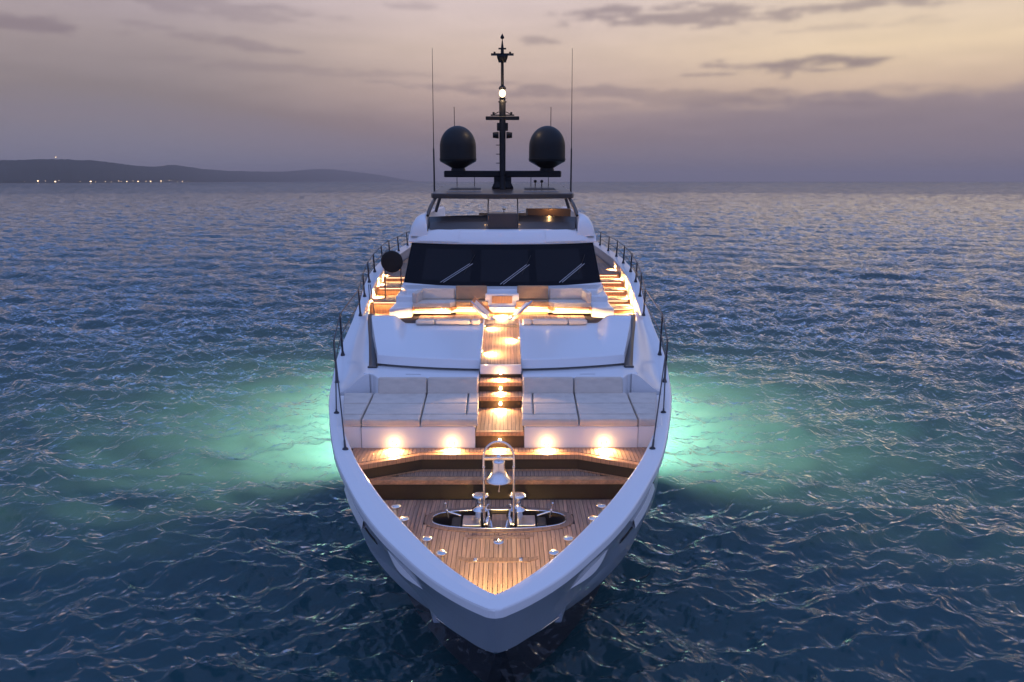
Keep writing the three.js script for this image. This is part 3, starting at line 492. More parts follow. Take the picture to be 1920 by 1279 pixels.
// ------------------------------------------------------------------ central stairs and walkway
{
  const S = [[14.95, 16.6, 5.03], [16.6, 17.05, 5.29], [17.05, 17.5, 5.51]];
  S.forEach(([d0, d1, y], i) => {
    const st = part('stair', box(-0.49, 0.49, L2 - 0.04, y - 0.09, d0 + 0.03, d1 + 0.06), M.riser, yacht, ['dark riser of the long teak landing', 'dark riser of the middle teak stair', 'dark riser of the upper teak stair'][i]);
    part('stair_nosing', box(-0.488, 0.488, y - 0.09, y, d0, d0 + 0.11, 0.008), M.teakTrim, st);
    part('stair_bed', box(-0.485, 0.485, y - 0.089, y - 0.012, d0 + 0.112, d1 + 0.05), M.caulk, st);
    for (let k = 0; k < 12; k++) plank(st, -0.485 + k * 0.0808, -0.485 + (k + 1) * 0.0808, d0 + 0.116, d0 + 0.116, d1 + 0.03, y, 0.012);
  });
  const w = part('walkway', profile([[17.5, 5.4], [17.5, 5.8], [21.05, 6.13], [21.05, 5.4]], -0.474, 0.474), M.caulk, yacht, 'teak walkway ramp between the white hoods');
  part('walkway_sill', box(-0.48, 0.48, 5.6, 5.815, 17.46, 17.56, 0.01), M.gelcoat, w);
  for (let k = 0; k < 12; k++) { const x0 = -0.47 + k * 0.0783, g = box(x0 + 0.004, x0 + 0.0743, -0.008, 0.008, -1.72, 1.72); const uv = g.attributes.uv, p = g.attributes.position; for (let i = 0; i < uv.count; i++) uv.setXY(i, p.getX(i) + k * 0.31, p.getZ(i) + k); g.rotateX(Math.atan2(0.33, 3.55)); g.translate(0, 5.972, -19.3); part('deck_plank', g, M.teak[(k * 7) % 4], w); }
}
for (const x of [-2.14, -0.97, 0.95, 2.12]) deckLight(x, 4.79, 14.96, 0, 0.85);
deckLight(0, 4.83, 14.955 + 0.02, 0, 0.5);
deckLight(0, 5.13, 16.62, 0, 0.75); deckLight(0, 5.36, 17.07, 0, 0.5); deckLight(0, 5.63, 17.455, 0, 0.65);
for (const [s, d, y] of [[-1, 18.3, 5.97], [1, 19.4, 6.07], [-1, 20.5, 6.17]]) deckLight(s * 0.47, y, d, -s * Math.PI / 2, 1.5, 0.6, 0.1);
{ // lamp tucked under the cap rail at the stem, washing the bow deck
  const m = part('deck_light', box(-0.06, 0.06, 4.6, 4.66, 9.0, 9.06, 0.01), M.steel, yacht);
  part('light_lens', box(-0.045, 0.045, 4.575, 4.602, 9.01, 9.06, 0.008), M.lens, m); { const l = new THREE.SpotLight(rgb(1, 0.66, 0.25), 75, 0, 0.6, 0.5, 2); l.position.set(0, 4.55, -9.12); l.target.position.set(0, 3.7, -10.4); l.castShadow = true; l.name = 'stem_lamp'; scene.add(l, l.target); }
}

// ------------------------------------------------------------------ sofa cockpit
{
  const ck = part('cockpit_floor', box(-3.1, 3.1, 5.5, 6.12, 20.66, 22.9), M.caulk, yacht);
  for (let k = 0; k < 24; k++) plank(ck, -2.4 + k * 0.2, -2.4 + (k + 1) * 0.2, 21.07, 21.07, 22.5, 6.135, 0.012);
  const fr = part('sofa_frame', [
    prism([[-2.62, 22.35], [-1.5, 22.35], [-1.36, 22.62], [-0.38, 22.62], [-0.38, 22.5], [0.38, 22.5], [0.38, 22.62], [1.36, 22.62], [1.5, 22.35], [2.62, 22.35], [2.75, 23.3], [-2.75, 23.3]], 6.2, 6.36, 0.015),
    prism([[-3.2, 23.15], [3.2, 23.15], [3.25, 24.9], [-3.25, 24.9]], 5.4, 6.6, 0.03), prism([[-0.5, 22.75], [0.5, 22.75], [0.5, 23.5], [-0.5, 23.5]], 6.3, 6.72, 0.03),
    prism([[-2.9, 23.3], [2.9, 23.3], [3.2, 24.3], [-3.2, 24.3]], 6.5, 6.78, 0.04),
    prism([[2.62, 22.2], [3.22, 21.9], [3.22, 23.4], [2.66, 23.4]], 5.5, 6.42, 0.03), prism([[-3.22, 21.9], [-2.62, 22.2], [-2.66, 23.4], [-3.22, 23.4]], 5.5, 6.42, 0.03)], M.gelcoat, yacht, 'white moulded sofa base below the windscreen');
  part('sofa_fascia', prism([[-2.63, 22.335], [-1.49, 22.335], [-1.35, 22.605], [-0.38, 22.605], [-0.38, 22.64], [-1.37, 22.64], [-1.51, 22.37], [-2.63, 22.37]], 6.285, 6.385, 0.005), M.veneer, fr); part('sofa_fascia', prism([[0.38, 22.605], [1.35, 22.605], [1.49, 22.335], [2.63, 22.335], [2.63, 22.37], [1.51, 22.37], [1.37, 22.64], [0.38, 22.64]], 6.285, 6.385, 0.005), M.veneer, fr);
  part('toe_kick', prism([[-1.36, 22.66], [-0.4, 22.6], [0.4, 22.6], [1.36, 22.66], [1.36, 22.9], [-1.36, 22.9]], 6.12, 6.2), M.veneer, fr);
  part('wood_locker', prism([[-0.3, 22.72], [0.3, 22.72], [0.3, 22.8], [-0.3, 22.8]], 6.44, 6.66, 0.01), M.teakTrim, fr);
  for (const s of [-1, 1]) {
    const nm = s < 0 ? 'starboard' : 'port', P = (a) => { const r = a.map(([x, d]) => [s * x, d]); return s < 0 ? r.reverse() : r; };
    single('lounge_cushion', prism(P([[1.52, 22.36], [2.6, 22.36], [2.66, 23.2], [1.4, 23.2], [1.38, 22.64]]), 6.37, 6.52, 0.035, 4), M.cushion, nm + ' outer seat cushion of the sofa under the windscreen', 'cushion', 'sofa seats');
    single('lounge_cushion', prism(P([[0.42, 22.63], [1.375, 22.63], [1.38, 23.2], [0.42, 23.2]]), 6.37, 6.52, 0.035, 4), M.cushionTan, nm + ' inner tan seat cushion of the sofa under the windscreen', 'cushion', 'sofa seats');
    single('lounge_cushion', new RoundedBoxGeometry(0.94, 0.42, 0.16, 4, 0.045).rotateX(-0.2).translate(s * 0.92, 6.72, -23.02), M.cushionTan, nm + ' tan back cushion of the sofa beside the wooden locker', 'cushion', 'sofa backs');
    single('lounge_cushion', new RoundedBoxGeometry(1.0, 0.34, 0.16, 4, 0.045).rotateX(-0.2).translate(s * 1.92, 6.68, -23.08), M.cushion, nm + ' grey outer back cushion of the sofa', 'cushion', 'sofa backs');
    single('lounge_cushion', new RoundedBoxGeometry(0.17, 0.3, 0.74, 4, 0.045).rotateY(s * 0.12).translate(s * 2.5, 6.66, -22.72), M.cushion, nm + ' arm cushion closing the sofa end', 'cushion', 'sofa arms');
    const t = thing('folding_table', nm + ' slanted white and wood table leaf on a round foot by the walkway', 'table', 'folded table leaves');
    const a = V(s * 0.3, 6.16, 21.75), b = V(s * 0.86, 6.62, 22.1), q = new THREE.Quaternion().setFromUnitVectors(new THREE.Vector3(1, 0, 0), b.clone().sub(a).normalize()), len = a.distanceTo(b), mid = a.clone().add(b).multiplyScalar(0.5);
    const put = (g, off) => { g.translate(0, off, 0); g.applyQuaternion(q); g.translate(mid.x, mid.y, mid.z); return g; };
    part('table_leaf', put(new RoundedBoxGeometry(len, 0.035, 0.34, 3, 0.012), 0), M.teakTrim, t);
    part('table_face', put(new RoundedBoxGeometry(len * 0.7, 0.02, 0.26, 3, 0.008), s > 0 ? 0.03 : -0.03 * -1), M.gelcoat, t);
    part('table_edge', put(new RoundedBoxGeometry(len * 1.04, 0.05, 0.03, 2, 0.01), 0.01).translate(0, 0, 0.18), M.steel, t);
    part('table_foot', lathe([[0.13, 0], [0.13, 0.015], [0.05, 0.03], [0.03, 0.06], [0.03, 0.1]], s * 0.3, 6.137, 21.75), M.steel, t);
    // strip lamps below the seats
    for (const [x0, x1, d] of [[0.45, 1.34, 22.6], [1.55, 2.55, 22.33]]) {
      const l = part('strip_light', box(s * x0, s * x1, 6.335, 6.352, d - 0.012, d + 0.006), M.steel, yacht);
      part('light_lens', box(s * (x0 + 0.01), s * (x1 - 0.01), 6.326, 6.336, d - 0.01, d + 0.004), M.led, l);
      const ra = new THREE.RectAreaLight(WARM, 80, x1 - x0, 0.03); ra.position.set(s * (x0 + x1) / 2, 6.31, -(d - 0.06)); ra.lookAt(s * (x0 + x1) / 2, 6.0, -(d + 0.02)); ra.name = 'seat_strip_lamp'; scene.add(ra);
    }
  }
  deckLight(0, 6.29, 22.49, 0, 1.3, 1.1);
  for (const x of [-1.9, -0.95, 0.95, 1.9]) deckLight(x, 6.17, 20.67, Math.PI, 2.4, 0.7, -0.02); // added lamps, unseen behind the hood, that warm the sofa fronts
}

// ------------------------------------------------------------------ cabin, windscreen, side decks
const wsBot = (x) => [24.0 + 0.75 * (Math.abs(x) / 3.16) ** 2.3, 6.76 + 0.05 * (Math.abs(x) / 3.16) ** 2], wsTop = (x) => [24.62 + 0.75 * (Math.abs(x) / 2.95) ** 2.3, 8.045];
function wsPoint(u, v, out = 0) { const xb = u * 3.16, xt = u * 2.95, [db, yb] = wsBot(xb), [dt, yt] = wsTop(xt); const p = V(lerp(xb, xt, v), lerp(yb, yt, v), lerp(db, dt, v)); if (out) { p.z += out * 0.87; p.y += out * 0.45; } return p; }
{
  const rows = []; for (let j = 0; j <= 6; j++) { const r = []; for (let i = 0; i <= 40; i++) r.push(wsPoint(i / 20 - 1, j / 6)); rows.push(r); }
  const ws = part('windscreen', loft(rows), M.glass, yacht, 'wide black wraparound windscreen');
  for (const [u0, u1] of [[-0.82, -0.32], [-0.22, 0.27], [0.345, 0.82]]) { const R = []; for (let j = 0; j <= 3; j++) { const r = []; for (let i = 0; i <= 8; i++) r.push(wsPoint(lerp(u0, u1, i / 8), lerp(0.1, 0.86, j / 3), 0.012)); R.push(r); } part('window_pane', loft(R), M.pane, ws); }
  for (const [u0, u1, v0, v1] of [[-0.62, -0.335, 0.06, 0.52], [-0.02, 0.25, 0.05, 0.5], [0.57, 0.83, 0.06, 0.47]]) {
    const w = part('wiper', [0, 1].map((k) => { const a = wsPoint(u0 + k * 0.03, v0, 0.05), b = wsPoint(u1 + k * 0.03, v1, 0.05); return rod(a, b, 0.0085, 0.0085, 6); }), M.wiper, ws);
    part('wiper_blade', rod(wsPoint(u1 - 0.05, v1 - 0.22, 0.03), wsPoint(u1 + 0.05, v1 + 0.22, 0.03), 0.008, 0.008, 6), M.dark, w);
  }
  // white shell: side walls, sill
  const sill = []; for (const [dy, dd] of [[0, 0.0], [-0.02, -0.05], [-0.3, -0.08], [-0.9, -0.06]]) { const r = []; for (let i = 0; i <= 40; i++) { const p = wsPoint(i / 20 - 1, 0); p.y += dy; p.z -= dd; p.x *= 1.012; r.push(p); } sill.push(r); }
  const cab = part('cabin', [loft(sill, true), ...[-1, 1].map((s) => { const a = [], b = [], c = []; for (let i = 0; i <= 10; i++) { const d = lerp(24.72, 42, (i / 10) ** 1.5); a.push(V(s * 3.2, 5.2, d)); b.push(V(s * 3.17, 6.82, d)); c.push(V(s * 2.96, 8.05, d + 0.64 * (i < 10 ? 1 : 0))); } return loft([a, b, c], s > 0); }), box(-3.15, 3.15, 5.2, 8.0, 41.7, 42)], M.gelcoat, yacht, 'white cabin shell round the windscreen');
  for (const s of [-1, 1]) { const a = [], b = []; for (let i = 0; i <= 10; i++) { const d = lerp(25.6, 38, i / 10); a.push(V(s * 3.16, 6.95, d)); b.push(V(s * 3.01, 7.85, d)); } part('side_window', loft([a, b], s > 0), M.glass, cab); }
  // brow above the windscreen
  const br = [], N = 40, spec = [[3.0, 0.0, 8.03, 0.02], [3.05, -0.03, 8.045, 0], [3.06, -0.03, 8.1, 0], [3.05, 0.05, 8.25, 0], [3.0, 0.17, 8.4, 0], [2.97, 0.24, 8.46, 0], [2.92, 0.34, 8.485, 0], [2.8, 0.8, 8.5, 0]];
  for (const [hw, dd, y] of spec) { const r = []; for (let i = 0; i <= N; i++) { const u = i / (N / 2) - 1, [d] = wsTop(u * 2.95); r.push(V(u * hw, y, d + dd)); } br.push(r); }
  const brow = part('brow', [loft(br)], M.gelcoat, yacht, 'rounded white brow above the windscreen');
  for (const s of [-1, 1]) {
    const R = []; for (let j = 1; j <= 4; j++) { const r = []; for (let i = 0; i <= 12; i++) { const u = s * lerp(0.455, 0.9, i / 12), [hw, dd, y] = spec[j + 1], [d] = wsTop(u * 2.95); r.push(V(u * hw, y + 0.012, d + dd - 0.04)); } R.push(r); }
    const edge = R.map((r) => r[0]), edge2 = edge.map((p) => { const q = p.clone(); q.z -= 0.05; return q; });
    part('brow_panel', [loft(R, s < 0), loft([edge, edge2], s > 0)], M.gelcoat, brow);
    // coaming at the sides of the flybridge
    const C = [], prof = [[3.0, 8.2], [3.02, 8.42], [2.96, 8.66], [2.84, 8.84], [2.68, 8.94], [2.52, 8.96], [2.46, 8.9], [2.44, 8.4]];
    for (let i = 0; i <= 14; i++) { const d = lerp(25.12, 33, (i / 14) ** 2.4), k = [0.0, 0.35, 0.62, 0.82, 0.94, 1][i] ?? 1; C.push(prof.map(([x, y]) => V(s * lerp(x - 0.05, x, k), lerp(8.25, y, k), d + (i < 5 ? 0.0 : 0) + (3.0 - x) * -0.25 + 0.12))); }
    part('flybridge_coaming', loft(C, s < 0), M.gelcoat, yacht, (s < 0 ? 'starboard' : 'port') + ' rounded white flybridge coaming');
  }
  part('flybridge_floor', [box(-2.9, 2.9, 7.9, 8.06, 25.4, 41), prism([[-2.95, 33], [2.95, 33], [2.95, 33.4], [-2.95, 33.4]], 8.0, 8.3)], M.gelcoat, yacht);
}
{ // flybridge: dark dashboard, console, seat, posts, hardtop
  const rise = (x) => 8.9 + 0.07 * (1 - (x / 2.4) ** 2), n = 24, rows = [];
  for (const [t, hw] of [[0, 2.36], [0.5, 2.38], [1, 2.42], [1.001, 2.42]]) { const r = []; for (let i = 0; i <= n; i++) { const x = (i / (n / 2) - 1) * hw, y = t > 1 ? 8.1 : lerp(8.47, rise(x) - 0.06, t); r.push(V(x, y, lerp(25.0, 25.75, Math.min(1, t)) + 0.2 * (x / 2.4) ** 2 + (t > 1 ? 0.05 : 0))); } rows.push(r); }
  const db = part('dashboard', [loft(rows), ...[-1, 1].map((s) => profile([[25.2, 8.45], [25.95, 8.84], [26.0, 8.1], [25.2, 8.1]], s < 0 ? -2.45 : 2.4, s < 0 ? -2.4 : 2.45))], M.bronze, yacht, 'dark brown flybridge dashboard');
  part('helm_console', prism([[-0.47, 25.08], [0.47, 25.08], [0.47, 26.1], [-0.47, 26.1]], 8.42, 8.99, 0.03), M.bronze, db);
  part('console_shoulder', [-1, 1].map((s) => { const g = profile([[25.35, 8.5], [25.75, 8.9], [26.1, 8.96], [26.1, 8.5]], 0, 0.3); g.translate(s < 0 ? -0.78 : 0.48, 0, 0); return g; }), M.leather, db);
  part('throttle', [rod(V(0.05, 8.98, 25.6), V(0.05, 9.1, 25.6), 0.014), rod(V(0.0, 9.1, 25.6), V(0.1, 9.1, 25.6), 0.018)], M.dark, db);
  const seat = single('leather_bench', prism([[0.85, 26.5], [2.3, 26.5], [2.35, 27], [0.8, 27]], 8.1, 9.08, 0.04, 3), M.leather, 'tan leather bench behind the flybridge dashboard', 'bench');
  for (const s of [-1, 1]) { lampAt(s * 0.56, 8.62, 25.28, 0.12); const m = part('deck_light', new THREE.SphereGeometry(0.022, 12, 8).translate(s * 0.53, 8.6, -25.33), M.lens, yacht); }
  lampAt(1.6, 9.2, 26.3, 0.35); part('deck_light', box(1.55, 1.65, 9.425, 9.44, 26.25, 26.35), M.led, yacht);
  part('windscreen_post', rod(V(-0.47, 8.46, 25.05), V(-0.47, 9.46, 26.1), 0.022), M.bronze, yacht); part('windscreen_post', rod(V(0.5, 8.46, 25.05), V(0.5, 9.46, 26.1), 0.022), M.bronze, yacht);
  for (const s of [-1, 1]) for (const g of [tube([V(s * 2.42, 8.9, 25.35), V(s * 2.32, 9.2, 25.7), V(s * 2.2, 9.5, 26.2)], 0.05, 12), tube([V(s * 2.5, 8.92, 26.0), V(s * 2.4, 9.2, 26.2), V(s * 2.24, 9.5, 26.6)], 0.04, 12), rod(V(s * 2.45, 8.9, 28.6), V(s * 2.15, 9.8, 28.5), 0.06)]) part('hardtop_support', g, M.bronze, yacht);
  const slope = new THREE.Matrix4().makeRotationX(Math.atan2(0.3, 2.7));
  const hp = [[-2.3, 0.0], [-2.36, 0.12], [-2.18, 1.6], [-2.05, 2.6], [-1.9, 2.75], [1.9, 2.75], [2.05, 2.6], [2.18, 1.6], [2.36, 0.12], [2.3, 0.0], [1.2, -0.08], [0, -0.1], [-1.2, -0.08]].reverse();
  const ht = part('hardtop', prism(hp, 0, 0.17, 0.03, 3).applyMatrix4(slope).translate(0, 9.43, -25.98), M.bronze, yacht, 'dark brown flybridge hardtop');
  for (const s of [-1, 1]) {
    part('skylight', prism([[s * 0.75, 0.55], [s * 1.85, 0.55], [s * 1.78, 1.5], [s * 0.75, 1.5]].sort(() => 0), 0.165, 0.178).applyMatrix4(slope).translate(0, 9.43, -25.98), M.skylight, ht);
    part('skylight_rim', [[0.5, 0.545]].map(([a, b]) => prism([[s * 0.72, a], [s * 1.87, a], [s * 1.87, b], [s * 0.72, b]], 0.165, 0.195).applyMatrix4(slope).translate(0, 9.43, -25.98)), M.steel, ht);
    part('hardtop_antenna', [rod(V(s * 1.0, 9.75, 28), V(s * 1.0, 10.16, 28), 0.012), rod(V(s * 1.62, 9.75, 28), V(s * 1.62, 10.16, 28), 0.012)], M.dark, ht);
  }
  part('horn', [1.15, 1.38].map((x) => [rod(V(x, 9.8, 27.9), V(x, 9.98, 27.9), 0.018), lathe([[0, 0], [0.05, 0.01], [0.055, 0.07], [0.03, 0.1], [0, 0.1]], x, 9.94, 27.9)]).flat(), M.dark, ht);
}
{ // radar arch, mast, domes, whips
  const D = 27.5, ar = part('radar_arch', [prism([[-2.0, D - 0.22], [2.0, D - 0.22], [2.05, D + 0.1], [1.7, D + 0.3], [-1.7, D + 0.3], [-2.05, D + 0.1]].reverse().reverse(), 10.13, 10.35, 0.04, 3), prism([[-0.3, D - 0.2], [0.3, D - 0.2], [0.3, D + 0.5], [-0.3, D + 0.5]], 9.7, 10.2)], M.blackPaint, yacht, 'black wing shaped radar arch above the hardtop');
  const py = new THREE.CylinderGeometry(0.22, 0.48, 0.42, 4, 1).rotateY(Math.PI / 4).scale(1.1, 1, 0.8).translate(0, 9.99, -D); part('arch_pylon', py, M.blackPaint, ar);
  const x = 0.0, mx = part('mast', [rod(V(x, 9.66, D - 0.5), V(x, 10.2, D - 0.42), 0.1, 0.085, 14), rod(V(x, 10.2, D - 0.42), V(x, 12.6, D - 0.15), 0.105, 0.115, 14), rod(V(x, 12.6, D - 0.15), V(x, 13.15, D - 0.1), 0.09, 0.08), rod(V(x, 13.1, D - 0.1), V(x, 13.95, D - 0.1), 0.055, 0.05)], M.blackPaint, yacht, 'tall black mast with lamps, radar bar and finial');
  part('mast_foot', lathe([[0.2, 0], [0.19, 0.03], [0.1, 0.06]], x, 9.62, D - 0.5), M.blackPaint, mx);
  part('radar_bar', box(x - 0.57, x + 0.57, 12.03, 12.15, D - 0.32, D - 0.18, 0.02), M.blackPaint, mx);
  part('mast_bracket', [-1, 1].map((s) => [box(x + s * 0.1, x + s * 0.4, 12.17, 12.21, D - 0.28, D - 0.2), rod(V(x + s * 0.3, 12.2, D - 0.24), V(x + s * 0.3, 12.29, D - 0.24), 0.04), rod(V(x + s * 0.12, 12.3, D - 0.24), V(x + s * 0.32, 12.2, D - 0.24), 0.015)]).flat(), M.blackPaint, mx);
  part('mast_box', [box(x - 0.19, x + 0.19, 11.68, 11.94, D - 0.3, D - 0.05, 0.03)], M.blackPaint, mx);
  for (const s of [-1, 1]) part('signal_lamp', new THREE.CylinderGeometry(0.13, 0.1, 0.2, 6).rotateZ(s * Math.PI / 2).translate(x + s * 0.23, 11.53, -(D - 0.3)), M.blackPaint, mx);
  part('mast_rung', [10.6, 10.9, 11.2].map((y) => rod(V(x - 0.22, y, D - 0.36), V(x - 0.02, y, D - 0.36), 0.014)), M.blackPaint, mx);
  const lm = part('lamp_house', [lathe([[0.14, 0], [0.15, 0.02], [0.1, 0.06], [0.1, 0.1], [0.14, 0.12]], x, 12.62, D - 0.12), lathe([[0.12, 0], [0.13, 0.03], [0.1, 0.08], [0.04, 0.12]], x, 13.05, D - 0.12)], M.blackPaint, mx);
  part('light_lens', new THREE.SphereGeometry(0.11, 20, 14).scale(1, 1.2, 1).translate(x, 12.9, -(D - 0.24)), M.mastLens, lm); lampAt(x, 12.9, D - 0.42, 4, rgb(1, 0.7, 0.4), 2);
  part('mast_crown', [prism([[-0.38, D - 0.2], [0.38, D - 0.2], [0.38, D], [-0.38, D]], 14.14, 14.19), lathe([[0, 0], [0.15, 0], [0.16, 0.05], [0.2, 0.14], [0.22, 0.22], [0.05, 0.24]], x, 13.92, D - 0.1, 6), box(x - 0.13, x + 0.13, 14.33, 14.37, D - 0.15, D - 0.05), lathe([[0.06, 0], [0.045, 0.25], [0.012, 0.48], [0.012, 0.52]], x, 14.16, D - 0.1), lathe([[0, 0], [0.06, 0.04], [0.065, 0.08], [0.02, 0.16], [0, 0.2]], x, 14.64, D - 0.1), ...[-1, 1].map((s) => rod(V(x + s * 0.26, 14.18, D - 0.1), V(x + s * 0.26, 14.25, D - 0.1), 0.035))], M.blackPaint, mx);
  for (const s of [-1, 1]) {
    const nm = s < 0 ? 'starboard' : 'port', cx = s * 1.54, R = 0.625;
    const dome = []; for (let i = 0; i <= 14; i++) { const a = (i / 14) * Math.PI / 2; dome.push([R * Math.cos(a), 0.79 + 0.7 * Math.sin(a)]); }
    const dm = part('satellite_dome', lathe([[0, 0.0], [0.2, 0.0], [0.22, 0.07], [0.58, 0.27], [R + 0.005, 0.3], [R + 0.005, 0.36], ...dome].map(([a, b]) => [Math.max(a, 0), b]), cx, 10.37, D, 44), M.dome, yacht, nm + ' black satellite dome on the radar arch');
    part('dome_flange', lathe([[R, 0.36], [R + 0.03, 0.365], [R + 0.03, 0.38], [R, 0.385]], cx, 10.37, D, 44), M.blackPaint, dm);
    part('dome_base', lathe([[0.26, -0.05], [0.24, 0.05], [0.22, 0.08]], cx, 10.37, D, 24), M.blackPaint, dm);
    part('whip_antenna', [rod(V(s * 2.38, 9.5, D), V(s * 2.38, 11.1, D), 0.032, 0.026), rod(V(s * 2.38, 11.1, D), V(s * 2.36, 14.38, D), 0.016, 0.007)], M.dark, yacht, nm + ' long whip antenna');
    part('whip_antenna', rod(V(s * 1.7, 10.3, D + 0.75), V(s * 1.7, 12.55, D + 0.75), 0.016, 0.012), M.dark, yacht, nm + ' short whip antenna behind the dome');
  }
}
for (const s of [-1, 1]) { // side decks with stairs, wall lamps
  const nm = s < 0 ? 'starboard' : 'port';
  const steps = s > 0 ? [[22.0, 24.7, 5.8], [24.7, 25.4, 5.99], [25.4, 26.2, 6.15], [26.2, 27, 6.35], [27, 28, 6.55], [28, 41, 6.68]] : [[22.0, 24.6, 5.82], [24.6, 25.9, 6.22], [25.9, 27.4, 6.5], [27.4, 41, 6.68]];
  const sd = part('side_deck', steps.map(([d0, d1, y]) => box(s * 3.1, s * 4.24, 5.0, y - 0.012, d0, d1 + 0.02)), M.teakTrim, yacht, nm + ' side deck stairs of lit teak');
  steps.forEach(([d0, d1, y], i) => {
    for (let k = 0; k < 6; k++) { const a = 3.2 + k * 0.17; const x0 = Math.min(s * a, s * (a + 0.17)); plank(sd, x0, x0 + 0.17, d0 + 0.05, d0 + 0.05, Math.min(d1, 32), y, 0.012); }
    part('step_nosing', box(s * 3.205, s * 4.22, y - 0.04, y + 0.003, d0 - 0.02, d0 + 0.046, 0.008), M.teakTrim, sd);
    if (!i) return;
    const y0 = steps[i - 1][2], l = part('strip_light', box(s * 3.25, s * 4.15, y - 0.06, y - 0.042, d0 - 0.016, d0 - 0.002), M.led, yacht);
    const ra = new THREE.RectAreaLight(WARM, 75, 0.9, 0.03); ra.position.set(s * 3.7, y - 0.075, -(d0 - 0.05)); ra.lookAt(s * 3.7, y0, -(d0 - 0.25)); ra.name = 'stair_strip_lamp'; scene.add(ra);
  });
  for (const [d, y] of [[23.6, 6.05], [24.6, 6.28], [25.5, 6.5], [26.5, 6.7], [27.6, 6.82], [29.5, 6.93]]) {
    const x = capIn(d) + 0.035 - 0.02, m = part('deck_light', box(s * (x - 0.03), s * (x + 0.01), y, y + 0.03, d - 0.03, d + 0.03, 0.006), M.steel, yacht);
    part('light_lens', box(s * (x - 0.026), s * (x + 0.006), y - 0.008, y + 0.002, d - 0.025, d + 0.025), M.lens, m);
    const l = new THREE.SpotLight(WARM, 36, 0, 1.0, 0.9, 2); l.position.set(s * (x - 0.055), y - 0.02, -d); l.target.position.set(s * (x + 0.01), y - 1, -d); l.castShadow = true; l.name = 'bulwark_lamp'; scene.add(l, l.target);
  }
  // guard rail
  const gr = new THREE.Group(); gr.name = 'guard_rail'; gr.userData.label = nm + ' guard rail of black posts and wires'; yacht.add(gr);
  const posts = [[4.0, 18.3, 1.05], [4.2, 20, 1.1], [4.27, 23, 0.8], [4.4, 24.5, 0.72], [4.45, 25.7, 0.66], [4.48, 27, 0.62], [4.47, 28.7, 0.64], [4.46, 30.5, 0.62], [4.46, 33, 0.6], [4.46, 36, 0.6], [4.46, 39, 0.6]];
  const tops = [], mids = [];
  for (const [x, d, h] of posts) {
    const y = capY(d), b = V(s * x, y - 0.01, d), t = V(s * (x + 0.03), y + h, d); tops.push(t); mids.push(b.clone().lerp(t, 0.52));
    part('stanchion', [rod(b, t, 0.03, 0.022, 10), lathe([[0.06, 0], [0.055, 0.03], [0.036, 0.09], [0.03, 0.12]], s * x, y - 0.005, d, 14), new THREE.SphereGeometry(0.026, 10, 6).translate(t.x, t.y, t.z)], M.wire, gr);
  }
  const A = V(s * 2.86, capY(13.7), 13.7), B = V(s * 3.5, capY(15.9), 15.9);
  part('rail_wire', [[A, ...tops], [B, ...mids]].map((p) => p.slice(1).map((q, i) => rod(p[i], q, 0.015, 0.015, 6))).flat(), M.wire, gr);
  for (const [p, q] of [[A, tops[0]], [B, mids[0]]]) part('turnbuckle', [rod(p, p.clone().lerp(q, 0.065), 0.024, 0.02, 10), lathe([[0.06, 0], [0.055, 0.025], [0.03, 0.04]], p.x, p.y - 0.004, -p.z, 14)], M.wire, gr);
}
{ // round cover on the starboard side deck
  const t = thing('round_cover', 'black round cover on slim posts beside the starboard stairs', 'cover');
  part('disc', lathe([[0, 0.05], [0.3, 0.045], [0.355, 0.02], [0.36, 0], [0.355, -0.02], [0, -0.03]], 0, 0, 0, 40).rotateX(Math.PI / 2).translate(-3.6, 7.43, -25.2), M.dome, t);
  part('post', rod(V(-3.87, 6.22, 25.3), V(-3.84, 7.3, 25.28), 0.02), M.wire, t); part('post', rod(V(-3.33, 6.22, 25.3), V(-3.33, 7.4, 25.28), 0.02), M.wire, t);
  const g = thing('tube_gate', 'slim black tube gate frame at the foot of the starboard stairs', 'gate');
  part('frame_tube', [tube([V(-4.15, 6.85, 23.9), V(-4.1, 6.3, 23.7), V(-4.05, 5.84, 23.5), V(-3.95, 5.83, 23.5), V(-4.0, 6.3, 23.7), V(-4.1, 6.85, 23.9)], 0.014, 40, 6)], M.wire, g);
  part('threshold', box(-4.1, -3.25, 5.84, 5.9, 23.2, 23.28), M.teakTrim, yacht);
}

// ------------------------------------------------------------------ lamps under water
for (const s of [-1, 1]) for (const [d, aimX, aimD, I, hx] of [[32, 11, 36, 0.4, 0.6], [35, 11.5, 36, 1.1, 0.6], [39, 12, 40, 1.3, 0.6], [44, 12, 45, 1.3, 0.6]]) {
  const x = b00(d) * 0.98, y = -0.55;
  const m = part('underwater_light', new THREE.CylinderGeometry(0.11, 0.11, 0.05, 18).rotateZ(Math.PI / 2).translate(s * (x + 0.02), y, -d), M.steel, yacht);
  part('light_lens', new THREE.CylinderGeometry(0.085, 0.085, 0.02, 18).rotateZ(Math.PI / 2).translate(s * (x + 0.055), y, -d), std({ color: rgb(0.02, 0.02, 0.02), emissive: rgb(0.75, 1, 0.9), emissiveIntensity: 6 }), m);
  const l = new THREE.SpotLight(rgb(0.9, 1, 0.6), 1150 * I, 0, 1.35, 1, 2); l.position.set(s * (x + 0.12), y, -d); l.target.position.set(s * aimX, -2.4, -aimD); l.castShadow = true; l.shadow.radius = 4; l.name = 'underwater_lamp'; scene.add(l, l.target);
}

